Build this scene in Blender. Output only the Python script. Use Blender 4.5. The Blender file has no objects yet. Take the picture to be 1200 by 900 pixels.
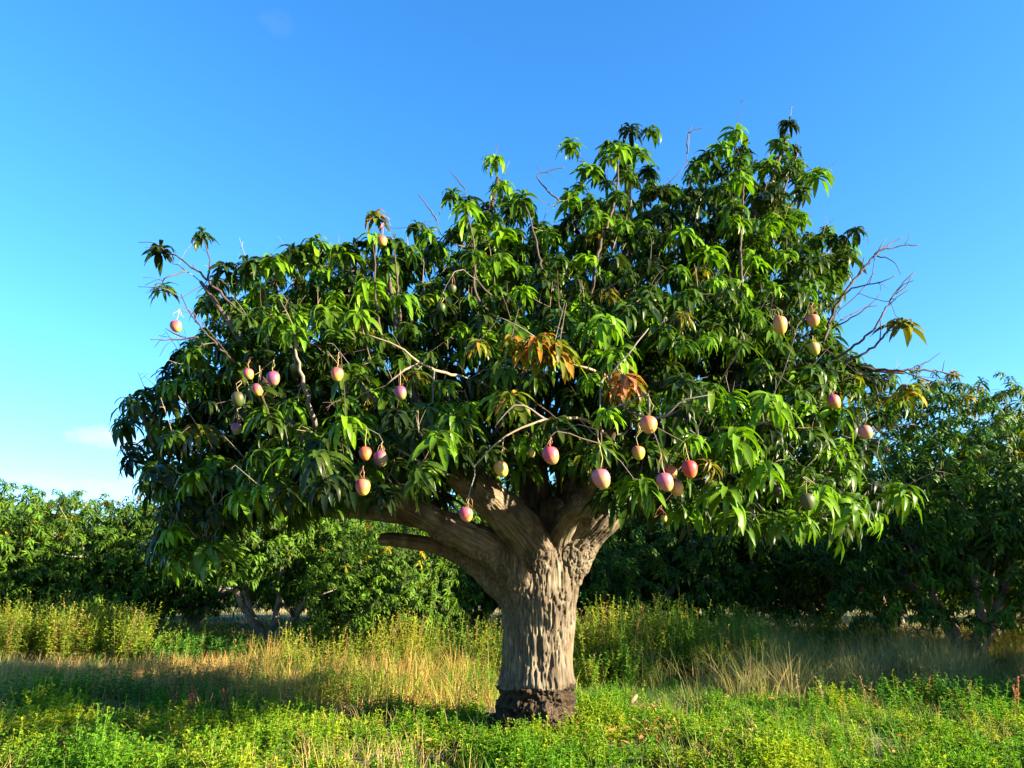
import bpy, math, random
import numpy as np
from mathutils import Vector, Matrix

random.seed(11)
rng = np.random.default_rng(11)
R = math.radians
scene = bpy.context.scene
COL = scene.collection

# ------------------------------------------------------------------ camera
PITCH = R(15.07)
EYE = 1.40
F = 873.0                      # focal length in pixels of a 1200 px wide picture
cam_d = bpy.data.cameras.new("camera")
cam_d.sensor_width = 36.0
cam_d.lens = 36.0 * F / 1200.0
cam_d.clip_end = 3000.0
cam = bpy.data.objects.new("camera", cam_d)
COL.objects.link(cam)
cam.location = (0, 0, EYE)
cam.rotation_euler = (R(90) + PITCH, 0, 0)
scene.camera = cam

# ------------------------------------------------------------------ sky, sun, exposure
SUN_PHI, SUN_EL = R(70), R(17)          # azimuth from behind the camera towards the right, elevation
sun_dir = Vector((math.sin(SUN_PHI) * math.cos(SUN_EL), -math.cos(SUN_PHI) * math.cos(SUN_EL), math.sin(SUN_EL)))
world = bpy.data.worlds.new("World")
scene.world = world
world.use_nodes = True
nt = world.node_tree
nt.nodes.clear()
wo = nt.nodes.new("ShaderNodeOutputWorld")
bg = nt.nodes.new("ShaderNodeBackground")
bg.inputs["Strength"].default_value = 0.054
sky = nt.nodes.new("ShaderNodeTexSky")
sky.sky_type = 'NISHITA'
sky.sun_disc = False
sky.sun_elevation = SUN_EL
sky.sun_rotation = R(180) - SUN_PHI
sky.altitude = 0
sky.air_density = 1.0
sky.dust_density = 0.5
sky.ozone_density = 1.6
hsv = nt.nodes.new("ShaderNodeHueSaturation")
hsv.inputs["Hue"].default_value = 0.485
hsv.inputs["Saturation"].default_value = 1.3
hsv.inputs["Value"].default_value = 1.0
nt.links.new(sky.outputs[0], hsv.inputs["Color"])
# low fair-weather clouds: a sparse band of puffs round the horizon and a few single ones
tc = nt.nodes.new("ShaderNodeTexCoord")


def wmath(op, a, b=None, clamp=False):
    n = nt.nodes.new("ShaderNodeMath")
    n.operation = op
    n.use_clamp = clamp
    for i, v in enumerate((a, b)):
        if v is None:
            continue
        if isinstance(v, (int, float)):
            n.inputs[i].default_value = v
        else:
            nt.links.new(v, n.inputs[i])
    return n.outputs[0]


noi = nt.nodes.new("ShaderNodeTexNoise")
noi.inputs["Scale"].default_value = 34.0
noi.inputs["Detail"].default_value = 7.0
noi.inputs["Roughness"].default_value = 0.62
mpw = nt.nodes.new("ShaderNodeMapping")
mpw.inputs["Scale"].default_value = (1.0, 1.0, 2.2)
nt.links.new(tc.outputs["Generated"], mpw.inputs[0])
nt.links.new(mpw.outputs[0], noi.inputs["Vector"])


def sky_dir(px, py):
    u, v = (px - 600) / F, (450 - py) / F
    d = Vector((u, math.cos(PITCH) - v * math.sin(PITCH), math.sin(PITCH) + v * math.cos(PITCH)))
    return d.normalized()


cl_total = None
for (px, py, w, h, amt) in ((122, 514, 0.055, 0.022, 0.75), (150, 518, 0.04, 0.016, 0.7), (45, 562, 0.05, 0.012, 0.35), (140, 572, 0.10, 0.02, 0.45),
                            (325, 26, 0.03, 0.022, 0.05), (1130, 556, 0.05, 0.012, 0.5)):
    c = sky_dir(px, py)
    right = c.cross(Vector((0, 0, 1))).normalized()
    up = right.cross(c).normalized()
    dots = []
    for axis, s in ((right, w), (up, h)):
        vm = nt.nodes.new("ShaderNodeVectorMath")
        vm.operation = 'DOT_PRODUCT'
        nt.links.new(tc.outputs["Generated"], vm.inputs[0])
        vm.inputs[1].default_value = axis
        q = wmath('DIVIDE', vm.outputs["Value"], s)
        dots.append(wmath('MULTIPLY', q, q))
    front = nt.nodes.new("ShaderNodeVectorMath")
    front.operation = 'DOT_PRODUCT'
    nt.links.new(tc.outputs["Generated"], front.inputs[0])
    front.inputs[1].default_value = c
    r2 = wmath('ADD', dots[0], dots[1])
    fall = wmath('SUBTRACT', 1.0, r2, True)
    fall = wmath('MULTIPLY', fall, wmath('GREATER_THAN', front.outputs["Value"], 0.5))
    k = wmath('ADD', wmath('MULTIPLY', fall, 0.55), wmath('ADD', noi.outputs[0], -0.74))
    f = wmath('MULTIPLY', wmath('MULTIPLY', k, 1.9, True), amt, True)
    cl_total = f if cl_total is None else wmath('MAXIMUM', cl_total, f)
mixc = nt.nodes.new("ShaderNodeMixRGB")
nt.links.new(cl_total, mixc.inputs[0])
wb = nt.nodes.new("ShaderNodeMixRGB")      # the camera's cool white balance
wb.blend_type = 'MULTIPLY'
wb.inputs[0].default_value = 1.0
wb.inputs[2].default_value = (0.63, 0.88, 1.28, 1)
nt.links.new(hsv.outputs[0], wb.inputs[1])
nt.links.new(wb.outputs[0], mixc.inputs[1])
mixc.inputs[2].default_value = (3.1, 2.95, 3.0, 1)
nt.links.new(mixc.outputs[0], bg.inputs["Color"])
nt.links.new(bg.outputs[0], wo.inputs["Surface"])

sun_d = bpy.data.lights.new("sun", 'SUN')
sun_d.energy = 5.0
sun_d.angle = R(0.5)
sun_d.color = (1.0, 0.83, 0.60)
sun = bpy.data.objects.new("sun", sun_d)
COL.objects.link(sun)
sun.rotation_euler = sun_dir.to_track_quat('Z', 'Y').to_euler()
sun.location = (20, -10, 12)

vs = scene.view_settings
vs.view_transform = 'Standard'
vs.look = 'None'
vs.exposure = 2.75
vs.gamma = 1.0
vs.use_curve_mapping = False
scene.cycles.use_denoising = True
scene.cycles.max_bounces = 6
scene.cycles.diffuse_bounces = 2
scene.cycles.transmission_bounces = 2
scene.cycles.transparent_max_bounces = 4
scene.cycles.sample_clamp_indirect = 6.0

# ------------------------------------------------------------------ helpers
CP, SP = math.cos(PITCH), math.sin(PITCH)


def P(px, py, Y):
    """point of the place seen at a pixel of the photograph, at the ground distance Y in front of the viewer"""
    u, v = (px - 600) / F, (450 - py) / F
    d = np.array((u, CP - v * SP, SP + v * CP))
    return np.array((0, 0, EYE)) + d * (Y / d[1])


def axis_depth(p):
    p = np.asarray(p)
    return p[..., 1] * CP + (p[..., 2] - EYE) * SP


def proj(p):
    p = np.asarray(p)
    a = axis_depth(p)
    upc = -p[..., 1] * SP + (p[..., 2] - EYE) * CP
    return 600 + F * p[..., 0] / a, 450 - F * upc / a


def tag(o, label=None, cat=None, group=None, kind=None):
    if label:
        o["label"] = label
    if cat:
        o["category"] = cat
    if group:
        o["group"] = group
    if kind:
        o["kind"] = kind
    return o


def empty(name, loc):
    o = bpy.data.objects.new(name, None)
    o.empty_display_size = 0.2
    COL.objects.link(o)
    o.location = loc
    return o


def np_mesh(name, V, Fq, mats, colors=None, smooth=True, vec=None):
    """mesh data from numpy vertices and an (n,4) or (n,3) face array"""
    V = np.asarray(V, dtype=np.float32)
    Fq = np.asarray(Fq, dtype=np.int32)
    me = bpy.data.meshes.new(name)
    n, k = Fq.shape
    me.vertices.add(len(V))
    me.vertices.foreach_set("co", V.ravel())
    me.loops.add(n * k)
    me.loops.foreach_set("vertex_index", Fq.ravel())
    me.polygons.add(n)
    me.polygons.foreach_set("loop_start", np.arange(0, n * k, k, dtype=np.int32))
    me.polygons.foreach_set("loop_total", np.full(n, k, dtype=np.int32))
    me.update(calc_edges=True)
    me.polygons.foreach_set("use_smooth", np.full(n, smooth, dtype=bool))
    if colors is not None:
        c = np.ones((len(V), 4), dtype=np.float32)
        c[:, :3] = colors
        at = me.color_attributes.new("tint", 'FLOAT_COLOR', 'POINT')
        at.data.foreach_set("color", c.ravel())
    if vec is not None:
        at = me.attributes.new("grain", 'FLOAT_VECTOR', 'POINT')
        at.data.foreach_set("vector", np.asarray(vec, dtype=np.float32).ravel())
    me.materials.append(mats)
    return me


def obj(name, me, parent=None, loc=(0, 0, 0)):
    o = bpy.data.objects.new(name, me)
    COL.objects.link(o)
    o.location = loc
    if parent is not None:
        o.parent = parent
    return o


def hash3(i, j, k, seed=0):
    h = (i * 374761393 + j * 668265263 + k * 2147483647 + seed * 1274126177) & 0xFFFFFFFF
    h = ((h ^ (h >> 13)) * 1274126177) & 0xFFFFFFFF
    h = h ^ (h >> 16)
    return (h & 0xFFFFFF) / float(0xFFFFFF)


def vnoise(p, seed=0):
    p = np.asarray(p, dtype=np.float64)
    i = np.floor(p).astype(np.int64)
    f = p - i
    f = f * f * (3 - 2 * f)
    out = 0
    for a in (0, 1):
        for b in (0, 1):
            for c in (0, 1):
                w = (f[:, 0] if a else 1 - f[:, 0]) * (f[:, 1] if b else 1 - f[:, 1]) * (f[:, 2] if c else 1 - f[:, 2])
                out = out + w * hash3(i[:, 0] + a, i[:, 1] + b, i[:, 2] + c, seed)
    return out


_RM = np.array(Matrix.Rotation(0.83, 3, Vector((0.4, 0.7, 0.59)).normalized()))


def fbm(p, oct=3, seed=0):
    s, a, t = 0, 0.5, 0
    for o in range(oct):
        p = p @ _RM
        s = s + a * vnoise(p * (2 ** o), seed + o)
        t += a
        a *= 0.5
    return s / t


def n2(x, y, scale, seed=0, oct=3):
    return fbm(np.stack([np.asarray(x) * scale + 100, np.asarray(y) * scale + 100, np.full(np.shape(x), 0.5)], 1), oct, seed)


def ground_z(x, y):
    x = np.atleast_1d(np.asarray(x, dtype=float))
    y = np.atleast_1d(np.asarray(y, dtype=float))
    near = np.exp(-((y - 9) / 30.0) ** 2)
    return (n2(x, y, 0.35, 5) - 0.5) * 0.16 * near + (n2(x, y, 1.4, 6, 2) - 0.5) * 0.05 * near


def gz1(x, y):
    return float(ground_z([x], [y])[0])


def tube(path, radii, sides=6, cap=True):
    """vertices and quads of a tapered tube along a path"""
    path = np.asarray(path, dtype=float)
    n = len(path)
    t = np.gradient(path, axis=0)
    t /= np.linalg.norm(t, axis=1)[:, None] + 1e-9
    ref = np.array((0.13, 0.21, 0.97)) if abs(t[0][2]) < 0.9 else np.array((1.0, 0.1, 0.0))
    V = []
    a = np.arange(sides) * 2 * math.pi / sides
    b = None
    for i in range(n):
        u = (np.cross(ref, t[i]) if b is None else b - t[i] * np.dot(b, t[i]))
        u /= np.linalg.norm(u) + 1e-9
        b = u
        w = np.cross(t[i], u)
        V.append(path[i] + radii[i] * (np.cos(a)[:, None] * u + np.sin(a)[:, None] * w))
    V = np.concatenate(V)
    q = []
    for i in range(n - 1):
        for s in range(sides):
            s2 = (s + 1) % sides
            q.append((i * sides + s, i * sides + s2, (i + 1) * sides + s2, (i + 1) * sides + s))
    if cap:
        V = np.concatenate([V, path[:1] - t[:1] * radii[0] * 0.3, path[-1:] + t[-1:] * radii[-1] * 0.5])
        c0, c1 = len(V) - 2, len(V) - 1
        for s in range(sides):
            s2 = (s + 1) % sides
            q.append((c0, s2, s, c0))
            q.append(((n - 1) * sides + s, (n - 1) * sides + s2, c1, c1))
    return V, np.array(q)


class Soup:
    """collects many small shapes for one mesh"""

    def __init__(self):
        self.V, self.F, self.C, self.n = [], [], [], 0

    def add(self, V, Fq, c=None):
        self.V.append(V)
        self.F.append(Fq + self.n)
        self.n += len(V)
        if c is not None:
            c = np.asarray(c, dtype=float)
            self.C.append(np.broadcast_to(c, (len(V), 3)) if c.ndim == 1 else c)

    def mesh(self, name, mat, smooth=True):
        V = np.concatenate(self.V)
        Fq = np.concatenate(self.F)
        C = np.concatenate(self.C) if self.C else None
        # quads that collapse to a triangle are written as triangles
        deg = (Fq[:, 2] == Fq[:, 3]) | (Fq[:, 0] == Fq[:, 3])
        if deg.any():
            T = np.concatenate([Fq[~deg][:, [0, 1, 2]], Fq[~deg][:, [0, 2, 3]], np.where((Fq[deg][:, 2] == Fq[deg][:, 3])[:, None], Fq[deg][:, [0, 1, 2]], Fq[deg][:, [0, 1, 2]])])
            Fq = T
        return np_mesh(name, V, Fq, mat, C, smooth)


# ------------------------------------------------------------------ materials
def new_mat(name):
    m = bpy.data.materials.new(name)
    m.use_nodes = True
    t = m.node_tree
    b = t.nodes["Principled BSDF"]
    return m, t, b


def leaf_mat(name, rough, trans, spec=0.5, tr_tint=(1.5, 1.7, 0.55), noise_scale=60.0):
    m, t, b = new_mat(name)
    at = t.nodes.new("ShaderNodeAttribute")
    at.attribute_name = "tint"
    no = t.nodes.new("ShaderNodeTexNoise")
    no.inputs["Scale"].default_value = noise_scale
    no.inputs["Detail"].default_value = 2
    geo = t.nodes.new("ShaderNodeTexCoord")
    t.links.new(geo.outputs["Object"], no.inputs["Vector"])
    mr = t.nodes.new("ShaderNodeMapRange")
    mr.inputs[3].default_value = 0.72
    mr.inputs[4].default_value = 1.28
    t.links.new(no.outputs[0], mr.inputs[0])
    mu = t.nodes.new("ShaderNodeVectorMath")
    mu.operation = 'SCALE'
    t.links.new(at.outputs["Color"], mu.inputs[0])
    t.links.new(mr.outputs[0], mu.inputs["Scale"])
    t.links.new(mu.outputs[0], b.inputs["Base Color"])
    b.inputs["Roughness"].default_value = rough
    b.inputs["Specular IOR Level"].default_value = spec
    tr = t.nodes.new("ShaderNodeBsdfTranslucent")
    m2 = t.nodes.new("ShaderNodeVectorMath")
    m2.operation = 'MULTIPLY'
    t.links.new(mu.outputs[0], m2.inputs[0])
    m2.inputs[1].default_value = tr_tint
    t.links.new(m2.outputs[0], tr.inputs["Color"])
    mx = t.nodes.new("ShaderNodeMixShader")
    mx.inputs[0].default_value = trans
    t.links.new(b.outputs[0], mx.inputs[1])
    t.links.new(tr.outputs[0], mx.inputs[2])
    t.links.new(mx.outputs[0], t.nodes["Material Output"].inputs["Surface"])
    return m


def bark_mat(name, c_lo, c_hi, use_grain, bump=0.6):
    m, t, b = new_mat(name)
    if use_grain:
        co = t.nodes.new("ShaderNodeAttribute")
        co.attribute_name = "grain"
        src = co.outputs["Vector"]
    else:
        co = t.nodes.new("ShaderNodeTexCoord")
        mp = t.nodes.new("ShaderNodeMapping")
        mp.inputs["Scale"].default_value = (22, 22, 5)
        t.links.new(co.outputs["Object"], mp.inputs[0])
        src = mp.outputs[0]
    no = t.nodes.new("ShaderNodeTexNoise")
    no.inputs["Scale"].default_value = 1.7
    no.inputs["Detail"].default_value = 6
    no.inputs["Roughness"].default_value = 0.65
    t.links.new(src, no.inputs["Vector"])
    geo = t.nodes.new("ShaderNodeTexCoord")
    blot = t.nodes.new("ShaderNodeTexNoise")
    blot.inputs["Scale"].default_value = 3.2
    blot.inputs["Detail"].default_value = 4
    t.links.new(geo.outputs["Object"], blot.inputs["Vector"])
    rp = t.nodes.new("ShaderNodeValToRGB")
    rp.color_ramp.elements[0].position = 0.3
    rp.color_ramp.elements[0].color = (*c_lo, 1)
    rp.color_ramp.elements[1].position = 0.68
    rp.color_ramp.elements[1].color = (*c_hi, 1)
    t.links.new(no.outputs[0], rp.inputs[0])
    mx = t.nodes.new("ShaderNodeMixRGB")
    mx.blend_type = 'MULTIPLY'
    mx.inputs[0].default_value = 0.75
    rp2 = t.nodes.new("ShaderNodeValToRGB")
    rp2.color_ramp.elements[0].position = 0.35
    rp2.color_ramp.elements[0].color = (0.55, 0.5, 0.44, 1)
    rp2.color_ramp.elements[1].position = 0.62
    rp2.color_ramp.elements[1].color = (1.1, 1.06, 1.0, 1)
    t.links.new(blot.outputs[0], rp2.inputs[0])
    t.links.new(rp.outputs[0], mx.inputs[1])
    t.links.new(rp2.outputs[0], mx.inputs[2])
    last = mx.outputs[0]
    if use_grain:
        tn = t.nodes.new("ShaderNodeAttribute")
        tn.attribute_name = "tint"
        m3 = t.nodes.new("ShaderNodeMixRGB")
        m3.blend_type = 'MULTIPLY'
        m3.inputs[0].default_value = 1.0
        t.links.new(last, m3.inputs[1])
        t.links.new(tn.outputs["Color"], m3.inputs[2])
        last = m3.outputs[0]
    t.links.new(last, b.inputs["Base Color"])
    b.inputs["Roughness"].default_value = 0.88
    b.inputs["Specular IOR Level"].default_value = 0.2
    bp = t.nodes.new("ShaderNodeBump")
    bp.inputs["Strength"].default_value = bump
    bp.inputs["Distance"].default_value = 0.012
    t.links.new(no.outputs[0], bp.inputs["Height"])
    t.links.new(bp.outputs[0], b.inputs["Normal"])
    return m


def tint_mat(name, rough=0.7, spec=0.3, noise_scale=30.0, amp=0.25, coat=0.0):
    m, t, b = new_mat(name)
    at = t.nodes.new("ShaderNodeAttribute")
    at.attribute_name = "tint"
    no = t.nodes.new("ShaderNodeTexNoise")
    no.inputs["Scale"].default_value = noise_scale
    no.inputs["Detail"].default_value = 4
    geo = t.nodes.new("ShaderNodeTexCoord")
    t.links.new(geo.outputs["Object"], no.inputs["Vector"])
    mr = t.nodes.new("ShaderNodeMapRange")
    mr.inputs[3].default_value = 1 - amp
    mr.inputs[4].default_value = 1 + amp
    t.links.new(no.outputs[0], mr.inputs[0])
    mu = t.nodes.new("ShaderNodeVectorMath")
    mu.operation = 'SCALE'
    t.links.new(at.outputs["Color"], mu.inputs[0])
    t.links.new(mr.outputs[0], mu.inputs["Scale"])
    t.links.new(mu.outputs[0], b.inputs["Base Color"])
    b.inputs["Roughness"].default_value = rough
    b.inputs["Specular IOR Level"].default_value = spec
    b.inputs["Coat Weight"].default_value = coat
    return m


M_LEAF = leaf_mat("mango_leaf", 0.36, 0.24, 0.13)
M_FARLEAF = leaf_mat("orchard_leaf", 0.5, 0.18, 0.1, noise_scale=12.0)
M_WEED = leaf_mat("weed_leaf", 0.6, 0.34, 0.15, noise_scale=9.0)
M_GRASS = leaf_mat("grass_blade", 0.7, 0.34, 0.12, (1.25, 1.3, 0.75), noise_scale=6.0)
M_BARK = bark_mat("mango_bark", (0.05, 0.041, 0.032), (0.20, 0.172, 0.125), True, 1.0)
M_FARBARK = bark_mat("orchard_bark", (0.10, 0.085, 0.068), (0.32, 0.28, 0.23), False, 0.4)
M_TWIG = tint_mat("twig_bark", 0.8, 0.2, 40, 0.3)
M_FRUIT = tint_mat("mango_skin", 0.48, 0.3, 70, 0.26, 0.0)

# ground: dry soil under the weeds
M_GROUND, t, b = new_mat("orchard_soil")
co = t.nodes.new("ShaderNodeTexCoord")
na = t.nodes.new("ShaderNodeTexNoise")
na.inputs["Scale"].default_value = 0.5
na.inputs["Detail"].default_value = 8
nb = t.nodes.new("ShaderNodeTexNoise")
nb.inputs["Scale"].default_value = 9.0
nb.inputs["Detail"].default_value = 8
t.links.new(co.outputs["Object"], na.inputs["Vector"])
t.links.new(co.outputs["Object"], nb.inputs["Vector"])
ra = t.nodes.new("ShaderNodeValToRGB")
ra.color_ramp.elements[0].position = 0.36
ra.color_ramp.elements[0].color = (0.055, 0.075, 0.022, 1)
ra.color_ramp.elements[1].position = 0.62
ra.color_ramp.elements[1].color = (0.19, 0.15, 0.075, 1)
t.links.new(na.outputs[0], ra.inputs[0])
rb = t.nodes.new("ShaderNodeValToRGB")
rb.color_ramp.elements[0].color = (0.45, 0.42, 0.36, 1)
rb.color_ramp.elements[1].color = (1.25, 1.2, 1.1, 1)
t.links.new(nb.outputs[0], rb.inputs[0])
mg = t.nodes.new("ShaderNodeMixRGB")
mg.blend_type = 'MULTIPLY'
mg.inputs[0].default_value = 1
t.links.new(ra.outputs[0], mg.inputs[1])
t.links.new(rb.outputs[0], mg.inputs[2])
t.links.new(mg.outputs[0], b.inputs["Base Color"])
b.inputs["Roughness"].default_value = 0.95
bp = t.nodes.new("ShaderNodeBump")
bp.inputs["Distance"].default_value = 0.05
t.links.new(nb.outputs[0], bp.inputs["Height"])
t.links.new(bp.outputs[0], b.inputs["Normal"])

# ------------------------------------------------------------------ ground sheet, to the horizon
u = np.linspace(-1, 1, 181)
gx = 3.2 * np.sinh(u * 6.2)
v = np.linspace(0, 1, 181)
gy = -60 + 60 * v[:40] / v[39]
gy = np.concatenate([np.linspace(-400, -2, 20), np.linspace(-1.6, 22, 90), 22 + 4 * np.sinh(np.linspace(0.05, 6.3, 71))])
X, Y = np.meshgrid(gx, gy)
Z = ground_z(X.ravel(), Y.ravel())
V = np.stack([X.ravel(), Y.ravel(), Z], 1)
nx, ny = len(gx), len(gy)
ii, jj = np.meshgrid(np.arange(nx - 1), np.arange(ny - 1))
a = (jj * nx + ii).ravel()
Fq = np.stack([a, a + 1, a + nx + 1, a + nx], 1)
tag(obj("ground", np_mesh("ground", V, Fq, M_GROUND)), kind="structure")

# ------------------------------------------------------------------ leaves
def leaf_template(L, W, az, e0, e1, roll, sec, fold=0.3, wav=0.0):
    """an oblong leaf with a V fold that leaves the stem at elevation e0 and arches down to e1"""
    tt = np.linspace(0, 1, sec)
    el = e0 + (e1 - e0) * np.clip(tt * 1.4, 0, 1) ** 0.9
    d = np.stack([np.cos(el), np.sin(el)], 1)
    ds = L / (sec - 1)
    pts = np.zeros((sec, 2))
    pts[1:] = np.cumsum((d[:-1] + d[1:]) * 0.5 * ds, axis=0)
    w = W * np.clip(np.sin(math.pi * np.clip(tt, 0.02, 0.985) ** 0.85), 0, 1) ** 0.75
    w[0] = W * 0.10
    w[-1] = W * 0.03
    ca, sa = math.cos(az), math.sin(az)
    mid = np.stack([pts[:, 0] * ca, pts[:, 0] * sa, pts[:, 1]], 1)
    nrm = np.stack([-np.sin(el) * ca, -np.sin(el) * sa, np.cos(el)], 1)
    side = np.array((-sa, ca, 0.0))
    sv = side[None] * math.cos(roll) + nrm * math.sin(roll)
    nv = -side[None] * math.sin(roll) + nrm * math.cos(roll)
    und = wav * np.sin(tt * 11 + az * 5)[:, None] * W
    Lf = mid - sv * w[:, None] + nv * (w * fold)[:, None] + nv * und
    Rt = mid + sv * w[:, None] + nv * (w * fold)[:, None] - nv * und
    V = np.stack([Lf, mid, Rt], 1).reshape(-1, 3)
    return V


def leaf_quads(sec):
    q = []
    for i in range(sec - 1):
        for s in (0, 1):
            q.append((i * 3 + s, i * 3 + s + 1, (i + 1) * 3 + s + 1, (i + 1) * 3 + s))
    return np.array(q)


def rosette_variants(n, sec, nl, L=(0.15, 0.25), droop=1.0, fold=0.3):
    out = []
    for k in range(n):
        m = nl + random.randint(-2, 3)
        lv = []
        for j in range(m):
            az = j * 2.39996 + random.uniform(-0.35, 0.35)
            f = j / max(1, m - 1)
            young = 1 - f
            e0 = R(random.uniform(22, 62) * (0.55 + 0.65 * young) - 6)
            e1 = R(-random.uniform(48, 98) * droop + young * 12)
            ln = random.uniform(*L) * (0.78 + 0.3 * f)
            lv.append(leaf_template(ln, ln * random.uniform(0.088, 0.116), az, e0, e1, random.uniform(-0.5, 0.5), sec, fold, 0.09)
                      + np.array((0, 0, -0.07 * f)))
        out.append(np.stack(lv))         # (leaves, verts, 3)
    return out


def rot_from_axis(ax, spin):
    z = Vector(ax).normalized()
    q = z.to_track_quat('Z', 'Y').to_matrix() @ Matrix.Rotation(spin, 3, 'Z')
    return np.array(q)


def green(n, base, var=0.22, yellow=0.15):
    """n leaf colours round a base colour"""
    b = np.asarray(base)[None] * (1 + var * rng.normal(size=(n, 1)).clip(-1.8, 2.2))
    y = np.clip(rng.normal(size=(n, 1)) * yellow + 0.02, 0, 0.5)
    b = b + y * np.array((0.08, 0.065, 0.0))
    return np.clip(b, 0.006, 0.8)


# ------------------------------------------------------------------ the mango tree: limbs
TREE_Y = 8.0
# (pixel x, pixel y, ground distance, half width in pixels)
LIMBS = [
    ("trunk", [(628, 915, 8, 47), (628, 872, 8, 47), (628, 840, 8, 46.5), (628, 806, 8, 45.5), (629, 801, 8, 45.5), (629, 792, 8, 44.5), (630, 766, 8, 42), (632, 722, 8, 44), (631, 690, 8, 49), (635, 660, 8, 47), (645, 634, 8, 38)]),
    ("limb", [(612, 716, 7.95, 18), (582, 682, 7.9, 19), (548, 654, 7.85, 15), (512, 640, 7.8, 11), (470, 633, 7.75, 9.5), (446, 632, 7.7, 9)]),
    ("limb", [(622, 692, 7.85, 32), (590, 655, 7.7, 27), (542, 626, 7.45, 21), (505, 608, 7.2, 18), (470, 588, 7.0, 17), (430, 562, 6.8, 16), (380, 540, 6.6, 13), (338, 494, 6.5, 9), (305, 440, 6.6, 7), (270, 380, 6.8, 5), (235, 330, 6.9, 3)]),
    ("limb", [(508, 612, 7.3, 13), (450, 600, 7.4, 13), (380, 596, 7.4, 11), (300, 597, 7.3, 9), (240, 590, 7.2, 7), (190, 540, 7.1, 5), (165, 480, 7.1, 3.5)]),
    ("limb", [(636, 668, 7.85, 32), (610, 620, 7.55, 28), (578, 588, 7.25, 25), (548, 564, 7.0, 21), (522, 538, 6.8, 16), (495, 490, 6.7, 11), (470, 420, 6.8, 7), (460, 350, 7, 4.5), (450, 300, 7.2, 2.5)]),
    ("limb", [(640, 640, 8.05, 24), (628, 590, 8.1, 21), (625, 540, 8.2, 17), (610, 480, 8.3, 14), (580, 400, 8.4, 10), (565, 310, 8.4, 7), (585, 200, 8.3, 4)]),
    ("limb", [(652, 640, 8, 24), (668, 590, 8.0, 20), (672, 548, 8.2, 17), (690, 480, 8.4, 15), (720, 400, 8.5, 12), (735, 300, 8.5, 9), (735, 190, 8.4, 5)]),
    ("limb", [(655, 668, 7.95, 36), (684, 630, 7.8, 26), (714, 604, 7.65, 19), (742, 575, 7.6, 16), (775, 540, 7.5, 14), (830, 480, 7.5, 12), (890, 437, 7.5, 9), (950, 425, 7.4, 6), (1010, 432, 7.3, 4.5), (1060, 437, 7.3, 3)]),
    ("limb", [(740, 577, 7.6, 13), (760, 500, 7.9, 12.5), (770, 440, 8.1, 13), (802, 402, 8.2, 10), (832, 380, 8.3, 7), (860, 300, 8.3, 6), (900, 220, 8.2, 4), (922, 160, 8.2, 3)]),
    ("limb", [(798, 404, 8.2, 8), (782, 370, 8.2, 7), (765, 330, 8.2, 5), (760, 240, 8.2, 4)]),
    ("limb", [(775, 540, 7.5, 11), (850, 530, 6.9, 8), (920, 520, 6.4, 6), (990, 530, 6.0, 4)]),
    ("limb", [(650, 640, 7.85, 20), (668, 604, 7.45, 15), (690, 582, 7.0, 13), (712, 520, 6.3, 10), (725, 450, 5.9, 8), (700, 380, 5.8, 5)]),
    ("limb", [(548, 564, 7.0, 12), (500, 520, 6.3, 8), (440, 470, 5.9, 6), (400, 420, 5.8, 4)]),
]


def px_path(pts):
    w = np.array([P(a, b, c) for a, b, c, _ in pts])
    r = np.array([h for *_, h in pts]) / F * axis_depth(w)
    return w, r


def resample(w, r, step, wob=0.0):
    """even steps along a smooth curve through the given points"""
    n = len(w)
    tt = np.arange(n)
    fine = np.linspace(0, n - 1, (n - 1) * 12 + 1)
    i = np.clip(fine.astype(int), 0, n - 2)
    f = (fine - i)[:, None]
    p0, p1, p2, p3 = w[np.clip(i - 1, 0, n - 1)], w[i], w[i + 1], w[np.clip(i + 2, 0, n - 1)]
    c = 0.5 * (2 * p1 + (p2 - p0) * f + (2 * p0 - 5 * p1 + 4 * p2 - p3) * f ** 2 + (3 * p1 - p0 - 3 * p2 + p3) * f ** 3)
    rr = np.interp(fine, tt, r)
    s = np.concatenate([[0], np.cumsum(np.linalg.norm(np.diff(c, axis=0), axis=1))])
    m = max(3, int(s[-1] / step) + 1)
    si = np.linspace(0, s[-1], m)
    out = np.stack([np.interp(si, s, c[:, k]) for k in range(3)], 1)
    rad = np.interp(si, s, rr)
    if wob:
        out[1:-1] += (rng.normal(size=(m - 2, 3)) * wob * rad[1:-1, None])
    return out, rad


tree_base = P(628, 858, TREE_Y)
TB = Vector((float(tree_base[0]), TREE_Y, gz1(tree_base[0], TREE_Y)))
tree = empty("mango_tree", TB)
tag(tree, "large spreading mango tree with thick forked trunk and hanging fruit in the foreground", "tree")
T0 = np.array(TB)

limb_paths = []
for name, pts in LIMBS:
    w, r = px_path(pts)
    r = r * (0.95 if name == "trunk" else 0.86) * np.where(r < 0.075, 0.78, 1.0) * np.clip(1.25 - 0.12 * np.clip(w[:, 2] - 2.2, 0, 9), 0.42, 1.0)
    limb_paths.append(resample(w, r, 0.07 if name == "trunk" else 0.09, 0.0 if name == "trunk" else 0.03))

# one continuous wood surface (tubes fused by a voxel remesh), then cut into trunk and limbs
sp = Soup()
limb_tails = []
for p, r in limb_paths:
    keep = r > 0.023
    k = max(3, int(keep.sum()))
    sp.add(*tube(p[:k], np.maximum(r[:k], 0.02), 20))
    if k < len(p) - 2:
        limb_tails.append((p[k - 2:], r[k - 2:]))
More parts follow.
